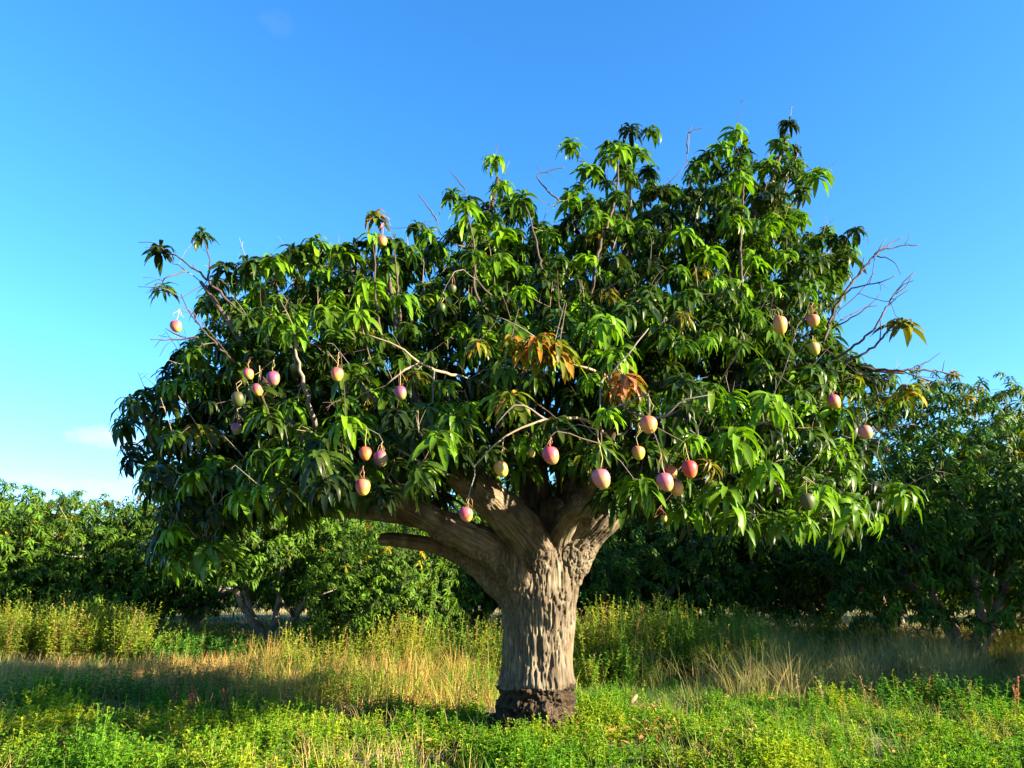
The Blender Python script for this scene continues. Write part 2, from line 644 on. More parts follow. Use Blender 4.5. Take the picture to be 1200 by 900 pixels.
# root flare
for a_, rr in ((0.3, 0.16), (1.5, 0.13), (2.7, 0.17), (3.8, 0.13), (5.0, 0.17)):
    d = np.array((math.cos(a_), math.sin(a_), 0))
    q = np.array([T0 + d * 0.22 + (0, 0, 0.26), T0 + d * 0.34 + (0, 0, 0.08), T0 + d * 0.46 + (0, 0, -0.06)])
    sp.add(*tube(q, [rr, rr * 0.9, rr * 0.6], 12))
# knots and sawn stubs on the limbs
for (px, py, Yq, hw, dx, dy, dz) in ((520, 622, 7.32, 15, -0.10, -0.22, 0.02), (458, 580, 6.85, 15, -0.03, -0.20, -0.04), (692, 585, 7.05, 15, 0.16, -0.10, 0.10), (648, 600, 7.7, 15, -0.02, -0.1, 0.18)):
    c = P(px, py, Yq)
    rr = hw / F * axis_depth(c)
    sp.add(*tube(np.array([c - np.array((dx, dy, dz)) * 0.6, c, c + np.array((dx, dy, dz)) * 0.55]), [rr * 1.1, rr, rr * 0.85], 14))
me0 = sp.mesh("wood_tmp", M_BARK)
ob0 = bpy.data.objects.new("wood_tmp", me0)
COL.objects.link(ob0)
md = ob0.modifiers.new("r", 'REMESH')
md.mode = 'VOXEL'
md.voxel_size = 0.0098
md2 = ob0.modifiers.new("s", 'SMOOTH')
md2.iterations = 9
md2.factor = 0.5
dg = bpy.context.evaluated_depsgraph_get()
ev = ob0.evaluated_get(dg)
mev = ev.to_mesh()
nv = len(mev.vertices)
WV = np.empty(nv * 3, dtype=np.float32)
mev.vertices.foreach_get("co", WV)
WV = WV.reshape(-1, 3).astype(float)
WN = np.empty(nv * 3, dtype=np.float32)
mev.vertices.foreach_get("normal", WN)
WN = WN.reshape(-1, 3).astype(float)
nf = len(mev.polygons)
lt = np.empty(nf, dtype=np.int32)
mev.polygons.foreach_get("loop_total", lt)
lv = np.empty(len(mev.loops), dtype=np.int32)
mev.loops.foreach_get("vertex_index", lv)
WF = lv.reshape(-1, 4) if (lt == 4).all() else None
ev.to_mesh_clear()
bpy.data.objects.remove(ob0)
bpy.data.meshes.remove(me0)
# nearest limb for every vertex
A, B, RA, RB, LI, S0, TA, TBn = [], [], [], [], [], [], [], []
for k, (p, r) in enumerate(limb_paths):
    s = np.concatenate([[0], np.cumsum(np.linalg.norm(np.diff(p, axis=0), axis=1))])
    A.append(p[:-1]); B.append(p[1:]); RA.append(r[:-1]); RB.append(r[1:]); LI.append(np.full(len(p) - 1, k)); S0.append(s[:-1])
    ti = np.array([p[min(i + 5, len(p) - 1)] - p[max(i - 5, 0)] for i in range(len(p))])
    ti /= np.linalg.norm(ti, axis=1)[:, None]
    TA.append(ti[:-1]); TBn.append(ti[1:])
A, B, RA, RB, LI, S0, TA, TBn = map(np.concatenate, (A, B, RA, RB, LI, S0, TA, TBn))
AB = B - A
L2 = (AB ** 2).sum(1)
best = np.full(nv, 1e9)
bi = np.zeros(nv, dtype=int)
bt = np.zeros(nv)
for k in range(len(A)):
    tpar = np.clip(((WV - A[k]) @ AB[k]) / L2[k], 0, 1)
    d = np.linalg.norm(WV - (A[k] + tpar[:, None] * AB[k]), axis=1) - (RA[k] + (RB[k] - RA[k]) * tpar)
    b_ = d < best
    best[b_] = d[b_]; bi[b_] = k; bt[b_] = tpar[b_]
limb_of = LI[bi]
cen = A[bi] + bt[:, None] * AB[bi]
axd = AB[bi] / np.sqrt(L2[bi])[:, None]
sco = S0[bi] + bt * np.sqrt(L2[bi])
rad = RA[bi] + (RB[bi] - RA[bi]) * bt
perp = WV - cen
axd = TA[bi] * (1 - bt[:, None]) + TBn[bi] * bt[:, None]
axd /= np.linalg.norm(axd, axis=1)[:, None]
perp = perp - axd * (perp * axd).sum(1)[:, None]
tk = (limb_of == 0) | (WV[:, 2] < 1.72)     # the trunk's grain simply runs upright
perp[tk] = np.stack([WV[tk, 0] - TB.x, WV[tk, 1] - TB.y, np.zeros(int(tk.sum()))], 1)
axd[tk] = (0, 0, 1)
sco[tk] = WV[tk, 2]
warp = np.stack([fbm(WV * 5.0 + 3, 2, 21), fbm(WV * 5.0 + 30, 2, 22), fbm(WV * 5.0 + 60, 2, 23)], 1) - 0.5
grain = perp * 30.0 + axd * (sco * 2.6)[:, None] + warp * 0.6
h = WV[:, 2] - TB.z
is_low = (limb_of == 0) & (h < 0.455 + 0.12 * (fbm(WV * np.array((7, 7, 3)), 2, 31) - 0.5))
n_a = fbm(grain, 2, 1)
ridge = np.clip(np.abs(2 * n_a - 1) / 0.22, 0, 1) ** 0.8
n_b = fbm(grain * 2.2, 2, 7)
amp = np.clip(rad * 0.085, 0.003, 0.026)
disp = (ridge - 0.62) * amp * 1.25 + (n_b - 0.5) * amp * 0.9 + (fbm(WV * 4.0, 2, 12) - 0.5) * np.clip(rad * 0.2, 0, 0.035)
# below the old ring the bark is broken into rough flaking plates
plates = np.stack([perp[:, 0] * 11, perp[:, 1] * 11, sco * 17], 1) + warp * 1.2
pl = fbm(plates, 3, 41)
lowd = (1 - np.abs(2 * pl - 1) * 2.4 - 0.4) * 0.06 - 0.016 + 0.024 * np.sin(sco * 42 + 5 * n_b + 4 * warp[:, 0])
disp = np.where(is_low, lowd, disp)
lip = (limb_of == 0) * np.exp(-((h - 0.49) / 0.03) ** 2)
disp = disp + lip * 0.012
WV2 = WV + WN * disp[:, None]
tint = np.ones((nv, 3)) * (0.92 + 0.2 * (fbm(WV * 2.5, 2, 51) - 0.5))[:, None]
tint = tint * np.where((limb_of > 0) & (rad < 0.07), 0.62, 1.0)[:, None]
lich = np.clip((fbm(WV * 7, 3, 55) - 0.56) * 9, 0, 1)[:, None]
tint = tint * (1 - lich) + np.array((1.18, 1.22, 1.2)) * lich
stain = np.clip((fbm(WV * np.array((6, 6, 1.2)) + 9, 3, 57) - 0.53) * 7, 0, 1)[:, None] * 0.5
tint = tint * (1 - stain * np.array((0.8, 0.85, 0.9)))
tint = np.where(is_low[:, None], np.array((0.29, 0.245, 0.21))[None] + 0.5 * (pl[:, None] - 0.45), tint)
rust = np.clip((fbm(WV * np.array((9, 9, 2.2)), 2, 61) - 0.6) * 6, 0, 1)[:, None] * 0.5
tint = np.clip(tint * (1 - rust * np.array((0.05, 0.28, 0.5))), 0.05, 1.3)
# cut the surface into trunk and limbs
face_limb = limb_of[WF[:, 0]]
for k in range(len(limb_paths)):
    fs = WF[face_limb == k]
    if len(fs) < 30:
        continue
    used, inv = np.unique(fs, return_inverse=True)
    base = T0 if k == 0 else limb_paths[k][0][0]
    me = np_mesh(LIMBS[k][0], WV2[used] - base, inv.reshape(-1, 4), M_BARK, tint[used], True, grain[used])
    obj(LIMBS[k][0], me, tree, base - T0)

# ------------------------------------------------------------------ fruit (pixel x, y, width, palette, label)
FRUIT = [
    (206, 382, 16, 'pink', "pink mango dangling alone against the sky at the crown's left side"),
    (291, 438, 14, 'pink', "small pink mango topmost of the shaded group on the crown's left"),
    (302, 456, 16, 'pink', "rosy mango in the middle of the shaded group at the crown's left"),
    (320, 443, 16, 'plum', "dull plum mango right-hand one of the shaded group on the crown's left"),
    (279, 467, 16, 'green', "greenish red mango lowest left of the shaded group near the left edge"),
    (277, 502, 15, 'plum', "purple mango hanging by itself in shade below the left fruit group"),
    (345, 431, 12, 'green', "dull green mango half hidden right of the shaded left fruit group"),
    (395, 438, 18, 'yellow', "yellow green mango with red top on the left front of the crown"),
    (469, 460, 18, 'plum', "grey purple mango below the pale forked twig left of centre"),
    (428, 531, 18, 'red', "red mango, left one of the pair above the lower left limb"),
    (446, 537, 18, 'plum', "purple mango, right one of the pair above the lower left limb"),
    (425, 570, 19, 'yellow', "pink and yellow mango hanging in front of the sunlit lower left limb"),
    (546, 602, 20, 'pink', "pink mango hanging lowest in front of the main left limb"),
    (587, 549, 18, 'yellow', "pink and cream mango just right of the main left limb"),
    (623, 531, 10, 'ochre', "tiny ochre mango beside the large pink one above the fork"),
    (645, 533, 21, 'pink', "round pink mango with yellow base hanging above the trunk fork"),
    (704, 560, 25, 'bloom', "largest mango, pale lilac, hanging in front of the fork's right limb"),
    (748, 530, 18, 'yellow', "yellow pink mango right of the big lilac one"),
    (760, 497, 21, 'orange', "orange pink mango topmost of those right of the fork"),
    (779, 564, 22, 'bloom', "lilac pink mango at the front of the bunch right of the fork"),
    (786, 553, 18, 'red', "reddish mango behind the lilac one in the bunch right of the fork"),
    (793, 572, 19, 'orange', "orange yellow mango low at the right of the bunch near the fork"),
    (808, 549, 21, 'red', "dark red mango rightmost of the bunch right of the fork"),
    (778, 607, 9, 'ochre', "tiny yellow mango hanging below the bunch right of the fork"),
    (914, 380, 19, 'orange', "long peach coloured mango on the upper right of the crown"),
    (953, 375, 17, 'orange', "pink peach mango right beside the long one on the upper right"),
    (954, 408, 15, 'ochre', "yellow green mango below the two peach ones at upper right"),
    (977, 470, 16, 'pink', "pink mango half behind leaves near the crown's right edge"),
    (1014, 506, 19, 'bloom', "pale pink mango hanging at the far right edge of the crown"),
    (448, 282, 13, 'orange', "small orange red mango high up near the crown's top left"),
    (530, 338, 12, 'green', "dull green mango, upper of two in the dark upper left crown"),
    (517, 360, 12, 'green', "dull green mango, lower of two in the dark upper left crown"),
    (946, 587, 19, 'green', "dark green mango, right one among the low leaves at right"),
    (912, 575, 16, 'green', "dark green mango, left one among the low leaves at right"),
]
fruit_info = []
for (px, py, w, pal, lab) in FRUIT:
    size = {10: 0.062, 9: 0.05, 12: 0.09, 13: 0.10, 14: 0.098}.get(w, 0.104)
    a_ = size * F / w
    u_, v_ = (px - 600) / F, (450 - py) / F
    c = np.array((0, 0, EYE)) + a_ * np.array((u_, CP - v_ * SP, SP + v_ * CP))
    st = random.uniform(0.05, 0.14)
    fruit_info.append((c, size, st))
FC = np.array([f[0] for f in fruit_info])
FPX = np.array([(f[0], f[1]) for f in FRUIT], dtype=float)

# ------------------------------------------------------------------ crown: where the leaf whorls sit
OUT_TOP = [(200, 655), (180, 630), (190, 590), (162, 560), (142, 520), (138, 462), (190, 442), (208, 410), (240, 372), (240, 335), (262, 312), (300, 300), (345, 290), (400, 288), (432, 296), (462, 300), (490, 288), (525, 262), (550, 250),
           (566, 228), (590, 212), (606, 232), (640, 242), (662, 226), (695, 204), (714, 170), (736, 158), (763, 168), (772, 215), (792, 218), (815, 196), (842, 180), (870, 170), (896, 195), (912, 168), (934, 166),
           (940, 200), (968, 202), (962, 214), (940, 238), (945, 262), (975, 268), (1003, 280), (1000, 300), (985, 330), (975, 370), (985, 400), (1005, 425), (1045, 440), (1060, 458), (1040, 480), (1020, 500), (1035, 540), (1066, 572), (1040, 600), (1000, 632)]
OUT_BOT = [(960, 606), (910, 612), (870, 618), (830, 600), (790, 590), (735, 590), (700, 560), (640, 535), (590, 545), (545, 540), (505, 540), (490, 572), (440, 578), (330, 574), (285, 592), (255, 630), (225, 655)]
POLY = np.array(OUT_TOP + OUT_BOT, dtype=float)


def in_poly(x, y, poly):
    x = np.asarray(x); y = np.asarray(y)
    c = np.zeros(x.shape, dtype=bool)
    n = len(poly)
    for i in range(n):
        x0, y0 = poly[i]
        x1, y1 = poly[(i + 1) % n]
        cond = ((y0 > y) != (y1 > y)) & (x < (x1 - x0) * (y - y0) / (y1 - y0 + 1e-12) + x0)
        c ^= cond
    return c


def dist_line(x, y, line):
    p = np.stack([x, y], 1)
    best = np.full(len(p), 1e9)
    for i in range(len(line) - 1):
        a, b = np.array(line[i], float), np.array(line[i + 1], float)
        ab = b - a
        tq = np.clip(((p - a) @ ab) / (ab @ ab), 0, 1)
        best = np.minimum(best, np.linalg.norm(p - (a + tq[:, None] * ab), axis=1))
    return best


N = 40000
sx = rng.uniform(130, 1080, N)
sy = rng.uniform(130, 665, N)
ok = in_poly(sx, sy, POLY)
sx, sy = sx[ok], sy[ok]
dt = dist_line(sx, sy, OUT_TOP)
th = np.clip(dt / 215.0, 0.0, 1.0) ** 0.55
yc = 8.0 - 0.75 * np.clip((sy - 420) / 200, -0.6, 1) - 0.6 * np.clip((np.abs(sx - 610) - 250) / 220, 0, 1)
front = yc - 3.0 * th - 0.1
back = yc + 2.5 * th + 0.1
m_ = rng.uniform(size=len(sx))
q_ = rng.uniform(size=len(sx))
shell = q_ < 0.72
uu = np.where(shell, np.where(m_ < 0.72, rng.beta(1.1, 5.0, len(sx)), 1 - rng.beta(1.1, 6, len(sx))), rng.uniform(0.1, 0.9, len(sx)))
sY = front + (back - front) * uu
PT = np.array([P(a, b, c) for a, b, c in zip(sx, sy, sY)])
# fixed whorls that the picture shows on the outline and the front (pixel x, y, distance, scale, tint)
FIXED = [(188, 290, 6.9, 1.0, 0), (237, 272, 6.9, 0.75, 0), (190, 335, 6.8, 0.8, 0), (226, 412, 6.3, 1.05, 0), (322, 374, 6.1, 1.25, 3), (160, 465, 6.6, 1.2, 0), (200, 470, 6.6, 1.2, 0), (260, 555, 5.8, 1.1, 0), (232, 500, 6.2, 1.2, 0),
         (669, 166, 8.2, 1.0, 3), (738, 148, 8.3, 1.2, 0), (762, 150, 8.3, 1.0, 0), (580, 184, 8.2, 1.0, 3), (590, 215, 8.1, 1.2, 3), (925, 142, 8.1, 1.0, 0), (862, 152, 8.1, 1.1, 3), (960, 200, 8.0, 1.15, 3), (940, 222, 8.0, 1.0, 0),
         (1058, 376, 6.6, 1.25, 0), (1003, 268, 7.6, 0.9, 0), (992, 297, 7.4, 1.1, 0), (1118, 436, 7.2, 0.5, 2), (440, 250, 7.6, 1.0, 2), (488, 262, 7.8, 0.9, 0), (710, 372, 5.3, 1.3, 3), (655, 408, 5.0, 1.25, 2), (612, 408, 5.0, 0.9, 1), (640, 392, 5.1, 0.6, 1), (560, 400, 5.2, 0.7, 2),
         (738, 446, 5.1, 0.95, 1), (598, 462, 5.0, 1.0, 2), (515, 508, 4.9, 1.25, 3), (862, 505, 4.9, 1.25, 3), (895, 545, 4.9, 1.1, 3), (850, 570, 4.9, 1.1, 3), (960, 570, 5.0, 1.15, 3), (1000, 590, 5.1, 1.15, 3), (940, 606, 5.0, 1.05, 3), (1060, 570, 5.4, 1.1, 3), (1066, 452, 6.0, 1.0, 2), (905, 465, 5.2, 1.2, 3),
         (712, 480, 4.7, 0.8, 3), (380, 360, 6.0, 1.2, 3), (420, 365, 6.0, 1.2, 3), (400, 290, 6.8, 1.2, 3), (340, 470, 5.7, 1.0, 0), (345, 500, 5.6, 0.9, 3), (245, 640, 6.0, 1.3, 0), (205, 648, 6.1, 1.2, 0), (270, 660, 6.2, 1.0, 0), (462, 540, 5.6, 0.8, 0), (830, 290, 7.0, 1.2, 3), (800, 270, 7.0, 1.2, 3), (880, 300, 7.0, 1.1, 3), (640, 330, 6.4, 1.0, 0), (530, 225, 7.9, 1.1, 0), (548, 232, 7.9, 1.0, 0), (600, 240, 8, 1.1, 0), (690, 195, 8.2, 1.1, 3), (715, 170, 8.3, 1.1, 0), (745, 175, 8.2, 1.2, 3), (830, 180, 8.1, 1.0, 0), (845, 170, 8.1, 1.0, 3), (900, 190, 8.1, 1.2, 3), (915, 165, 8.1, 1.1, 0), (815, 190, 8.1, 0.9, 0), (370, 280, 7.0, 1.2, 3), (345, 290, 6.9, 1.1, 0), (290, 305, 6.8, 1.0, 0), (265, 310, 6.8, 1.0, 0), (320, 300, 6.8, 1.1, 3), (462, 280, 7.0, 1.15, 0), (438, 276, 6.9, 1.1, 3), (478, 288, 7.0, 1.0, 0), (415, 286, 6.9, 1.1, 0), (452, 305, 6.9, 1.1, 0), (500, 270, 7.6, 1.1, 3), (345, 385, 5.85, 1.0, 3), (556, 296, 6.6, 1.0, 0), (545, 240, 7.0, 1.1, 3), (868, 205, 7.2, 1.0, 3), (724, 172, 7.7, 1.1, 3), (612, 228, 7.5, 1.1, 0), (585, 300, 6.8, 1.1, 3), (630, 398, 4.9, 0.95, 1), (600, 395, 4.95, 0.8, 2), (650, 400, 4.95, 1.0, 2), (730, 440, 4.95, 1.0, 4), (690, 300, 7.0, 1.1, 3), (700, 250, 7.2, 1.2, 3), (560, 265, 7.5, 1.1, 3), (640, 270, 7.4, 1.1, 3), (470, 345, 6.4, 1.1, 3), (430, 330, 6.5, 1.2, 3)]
FX = np.array([P(a, b, c) for a, b, c, _, _ in FIXED])
FIXR = np.array([42.0 if tn in (1, 2, 4) and c < 5.5 else 26.0 for a, b, c, _, tn in FIXED])
FIXPX = np.array([(a, b) for a, b, *_ in FIXED], dtype=float)


def hides_fruit(p, extra=0.0):
    a, b = proj(p)
    d = axis_depth(p)
    fd = axis_depth(FC)
    near = d < fd + 0.16
    r_px = 0.17 / d * F
    # whorls hang below their tip
    dd = np.hypot(a - FPX[:, 0], (b + r_px * 0.45) - FPX[:, 1])
    return bool((near & (dd < r_px * 0.85 + 11 + extra)).any())


pts, meta = [], []
for i, (a, b, c, s, tn) in enumerate(FIXED):
    pts.append(FX[i]); meta.append((s * (1.18 if FX[i][2] > 4.2 else 1.05), tn))
grid = {}


def gkey(p):
    return tuple(np.floor(p / 0.30).astype(int))


for i, p in enumerate(pts):
    grid.setdefault(gkey(p), []).append(p)
SD = np.array(sun_dir)
LIT = [np.array((TB.x + 0.1, 7.9, z_)) for z_ in np.arange(0.3, 1.95, 0.15)] + [P(575, 583, 7.1), P(700, 610, 7.6)]
LITR = [0.42] * 11 + [0.22] * 2


def in_corridor(p):
    for q, r_ in zip(LIT, LITR):
        d = p - q
        tq = d @ SD
        if tq > 0.3 and np.linalg.norm(d - SD * tq) < r_:
            return True
    return False


count = 0
wood = np.concatenate([p for p, _ in limb_paths])
clump = fbm(PT * 1.5, 2, 91)
for i in range(len(PT)):
    p = PT[i]
    if clump[i] < 0.475 and random.random() < 0.82 and uu[i] < 0.38:
        continue
    if p[2] < 1.45:
        continue
    k = gkey(p)
    dmin = 0.175 if uu[i] < 0.35 else 0.225
    clash = False
    for dx in (-1, 0, 1):
        for dy in (-1, 0, 1):
            for dz in (-1, 0, 1):
                for q in grid.get((k[0] + dx, k[1] + dy, k[2] + dz), ()):
                    if ((p - q) ** 2).sum() < dmin * dmin:
                        clash = True
    if clash or hides_fruit(p) or in_corridor(p):
        continue
    if 520 < sx[i] < 790 and 390 < sy[i] < 570 and uu[i] < 0.45 and random.random() < 0.5:
        continue
    # keep the fork open in front of the limbs
    if 500 < sx[i] < 730 and sy[i] > 530 and p[1] < 7.7:
        continue
    # do not bury the whorls the picture shows in front
    dfx = np.hypot(FIXPX[:, 0] - sx[i], FIXPX[:, 1] - sy[i])
    if ((dfx < FIXR) & (p[1] < FX[:, 1] + 0.05)).any():
        continue
    grid.setdefault(k, []).append(p)
    pts.append(p)
    meta.append((random.choice((0.75, 0.9, 1.0, 1.1, 1.22)) * random.uniform(0.93, 1.07), 3 if random.random() < 0.18 else 0))
    count += 1
    if count >= 2050:
        break
# oversized filler whorls added deep inside the crown to block light and sky gaps
ins = np.where((uu > 0.3) & (uu < 0.72) & (th > 0.45))[0]
for i in rng.permutation(ins)[:520]:
    if PT[i][2] > (2.35 if sx[i] < 620 else 2.0) and not in_corridor(PT[i]):
        pts.append(PT[i])
        meta.append((random.uniform(1.25, 1.6), 0))
# low foliage on the far side of the left limbs
for _ in range(130):
    p = P(random.uniform(235, 520), random.uniform(520, 592), random.uniform(8.0, 9.6))
    pts.append(p)
    meta.append((random.uniform(1.0, 1.35), 0))
for _ in range(34):      # and the fringe that hangs in front of the long left limb
    p = P(random.uniform(225, 425), random.uniform(556, 602), random.uniform(6.1, 6.9))
    if not hides_fruit(p):
        pts.append(p)
        meta.append((random.uniform(0.9, 1.15), 0))
# foliage behind the fork
for _ in range(150):
    pts.append(P(random.uniform(490, 740), random.uniform(440, 575), random.uniform(8.5, 10.2)))
    meta.append((1.1, 0))
pts = np.array(pts)

# ------------------------------------------------------------------ branches: grow from the limbs out to every whorl and fruit
np_pos = [q for p, r in limb_paths for q in p[2 if p is limb_paths[0][0] else 0:]]
np_par = []
off = 0
for k, (p, r) in enumerate(limb_paths):
    st = 2 if k == 0 else 0
    for i in range(st, len(p)):
        np_par.append(off + i - st - 1 if i > st else -1)
    off += len(p) - st
n_scaf = len(np_pos)
MAXN = 40000
pos = np.zeros((MAXN, 3))
pos[:n_scaf] = np.array(np_pos)
par = np.full(MAXN, -1)
par[:n_scaf] = np_par
# leaves do not sprout from the bare trunk
usable = np.ones(MAXN, dtype=bool)
usable[:n_scaf] = pos[:n_scaf, 2] > 1.75
nn = n_scaf
paths = []
CROWN_C = np.array((0.2, 7.9, 2.6))


def grow(target, end_dir=None, sag=0.0):
    """a new twig from the nearest wood to the target; returns its node numbers"""
    global nn
    d = np.linalg.norm(pos[:nn] - target, axis=1)
    # prefer wood that lies closer to the heart of the tree than the target
    inner = np.linalg.norm(pos[:nn] - CROWN_C, axis=1) - np.linalg.norm(target - CROWN_C)
    cost = d + 0.55 * np.clip(inner + 0.25 * d, 0, None) + np.where(usable[:nn], 0, 9)
    j = int(np.argmin(cost))
    a, b = pos[j], target
    L = np.linalg.norm(b - a)
    m = max(2, int(L / 0.13) + 1)
    tt = np.linspace(0, 1, m + 1)[1:]
    e = np.array((0, 0, 1.0)) if end_dir is None else np.asarray(end_dir)
    c1 = a + (b - a) * 0.4 + rng.normal(size=3) * 0.10 * L
    c2 = b - e * 0.32 * L
    w = ((1 - tt) ** 3)[:, None] * a + (3 * (1 - tt) ** 2 * tt)[:, None] * c1 + (3 * (1 - tt) * tt ** 2)[:, None] * c2 + (tt ** 3)[:, None] * b
    w[:-1] += rng.normal(size=(m - 1, 3)) * 0.012 if m > 1 else 0
    prev = j
    ids = [j]
    for q in w:
        pos[nn] = q
        par[nn] = prev
        prev = nn
        ids.append(nn)
        nn += 1
    paths.append(ids)
    return ids


outw = pts - np.array((0.2, 7.9, 2.4))
outw /= np.linalg.norm(outw, axis=1)[:, None]
axes = outw * 0.75 + np.array((0, 0, 0.75)) + rng.normal(size=outw.shape) * 0.22
axes /= np.linalg.norm(axes, axis=1)[:, None]
# bare branchwork that shows in front of the foliage: (pixel x, y, distance), half width px
FRONT_TWIGS = [
    ([(600, 470, 6.6), (560, 447, 5.9), (500, 430, 5.4), (470, 408, 5.3), (430, 392, 5.3)], 3.0),
    ([(490, 427, 5.4), (470, 436, 5.3), (452, 452, 5.3)], 2.4),
    ([(720, 520, 6.3), (690, 494, 5.4), (640, 492, 5.0), (592, 512, 4.9), (556, 546, 4.9)], 2.8),
    ([(640, 492, 5.0), (606, 474, 4.9), (580, 500, 4.9)], 1.8),
    ([(725, 450, 5.9), (700, 435, 5.2), (668, 425, 5.1), (620, 390, 5.1), (585, 372, 5.2)], 2.4),
    ([(725, 450, 5.9), (706, 445, 5.1), (703, 490, 4.9)], 2.2),
    ([(740, 500, 6.2), (732, 478, 5.3), (714, 445, 5.1), (740, 410, 5.0), (760, 385, 5.1)], 2.4),
    ([(725, 478, 5.4), (770, 490, 5.0), (800, 470, 4.9), (835, 462, 4.9)], 2.2),
    ([(540, 562, 6.9), (500, 545, 5.9), (440, 515, 5.6), (390, 520, 5.6)], 2.4),
    ([(370, 500, 6.2), (355, 450, 5.9), (348, 420, 5.8), (345, 385, 5.9)], 4.0),
    ([(470, 400, 6.7), (465, 330, 6.6), (462, 290, 6.8)], 2.6),
    ([(450, 410, 6.6), (440, 340, 6.4), (440, 285, 6.6)], 2.4),
    ([(640, 420, 7.2), (590, 360, 6.6), (560, 330, 6.5), (556, 300, 6.6)], 2.6),
    ([(610, 400, 7.0), (560, 350, 6.6), (556, 290, 6.7), (545, 240, 7.0)], 2.6),
    ([(860, 440, 7.0), (870, 360, 6.8), (868, 290, 6.9), (872, 210, 7.2)], 3.0),
    ([(905, 270, 7.9), (918, 225, 7.8), (930, 190, 7.8)], 2.4),
    ([(690, 370, 7.2), (700, 300, 7.0), (722, 230, 7.4), (724, 175, 7.8)], 3.0),
    ([(640, 340, 7.0), (625, 270, 7.2), (612, 230, 7.6)], 2.2),
]
twig_soup = Soup()
BROWN, GREY, TAN, REDB = (0.075, 0.055, 0.04), (0.13, 0.115, 0.10), (0.22, 0.17, 0.10), (0.08, 0.046, 0.034)
for tp, tr_ in limb_tails:
    V_, F_ = tube(tp - T0, np.clip(tr_ * 0.95, 0.004, 0.03), 8)
    twig_soup.add(V_, F_, BROWN)
for pl_, hw in FRONT_TWIGS:
    w = np.array([P(*q) for q in pl_])
    r = np.linspace(hw * 0.8, hw * 0.25, len(w)) / F * axis_depth(w)
    c, rr = resample(w, r, 0.06, 0.35)
    twig_parent = grow(w[0])
    V_, F_ = tube(c - T0, rr, 7)
    s_ = Soup()
    s_.add(V_ - (c[0] - T0), F_, (0.06, 0.042, 0.032) if c[-1][2] > 3.9 else random.choice((GREY, TAN, (0.17, 0.14, 0.10))))
    obj("bare_branch", s_.mesh("bare_branch", M_TWIG), tree, c[0] - T0)
    st = nn
    for i, q in enumerate(c):
        pos[nn] = q
        par[nn] = twig_parent[-1] if i == 0 else nn - 1
        nn += 1

# dead twigs on the outline: starts, points
DEAD = [
    ([(965, 400, 7.0), (985, 350, 7.0), (1025, 300, 7.0), (1045, 290, 7.0), (1078, 287, 7.0)], 2.4),
    ([(1025, 298, 7.0), (1045, 285, 7.1), (1058, 278, 7.1)], 1.5),
    ([(970, 360, 7.0), (1000, 338, 6.9), (1035, 330, 6.8), (1050, 322, 6.8)], 1.6),
    ([(1028, 300, 7.0), (1046, 306, 6.9), (1056, 322, 6.9)], 1.1),
    ([(975, 385, 7.0), (1010, 365, 6.9), (1032, 344, 6.9)], 1.4),
    ([(980, 420, 6.8), (1020, 390, 6.6), (1048, 345, 6.6), (1072, 318, 6.6)], 2.2),
    ([(1048, 345, 6.6), (1062, 335, 6.6), (1068, 322, 6.6)], 1.3),
    ([(985, 375, 6.9), (1015, 360, 7.0), (1030, 358, 7.0)], 1.2),
    ([(990, 425, 6.7), (1022, 408, 6.6), (1045, 382, 6.6), (1056, 372, 6.6)], 2.4),
    ([(1000, 432, 7.2), (1050, 434, 7.0), (1090, 434, 7.0), (1122, 440, 7.1)], 2.6),
    ([(1060, 434, 7.0), (1085, 425, 7.0), (1104, 412, 7.0)], 1.1),
    ([(1060, 436, 7.0), (1090, 446, 7.0), (1110, 450, 7.0)], 1.1),
    ([(1010, 440, 6.6), (1040, 448, 6.4), (1062, 470, 6.4)], 1.2),
    ([(1035, 500, 5.6), (1050, 498, 5.5), (1072, 497, 5.5)], 1.6),
    ([(290, 375, 6.8), (245, 330, 6.8), (215, 305, 6.8), (190, 292, 6.9)], 2.6),
    ([(243, 328, 6.8), (246, 305, 6.8), (238, 280, 6.9)], 1.8),
    ([(218, 318, 6.8), (195, 325, 6.7), (190, 335, 6.8)], 1.6),
    ([(200, 300, 6.9), (182, 285, 6.8), (162, 284, 6.8)], 1.1),
    ([(206, 345, 6.7), (190, 338, 6.6), (162, 336, 6.6)], 1.2),
    ([(290, 440, 6.6), (250, 400, 6.4), (225, 370, 6.4), (212, 345, 6.5)], 2.0),
    ([(232, 395, 6.4), (205, 398, 6.4), (176, 398, 6.3)], 1.6),
    ([(215, 395, 6.4), (200, 388, 6.4), (194, 385, 6.4)], 1.4),
    ([(805, 180, 8.0), (806, 160, 8.0), (810, 147, 8.0)], 1.3),
    ([(807, 156, 8.0), (818, 151, 8.0), (826, 150, 8.0)], 1.0),
    ([(512, 258, 7.8), (500, 240, 7.8), (490, 228, 7.8)], 1.4),
    ([(655, 235, 8.0), (640, 222, 8.0), (630, 205, 8.0), (662, 196, 8.0)], 1.6),
    ([(545, 222, 7.9), (535, 210, 7.9), (527, 200, 7.9)], 1.1),
]
dead_start = []
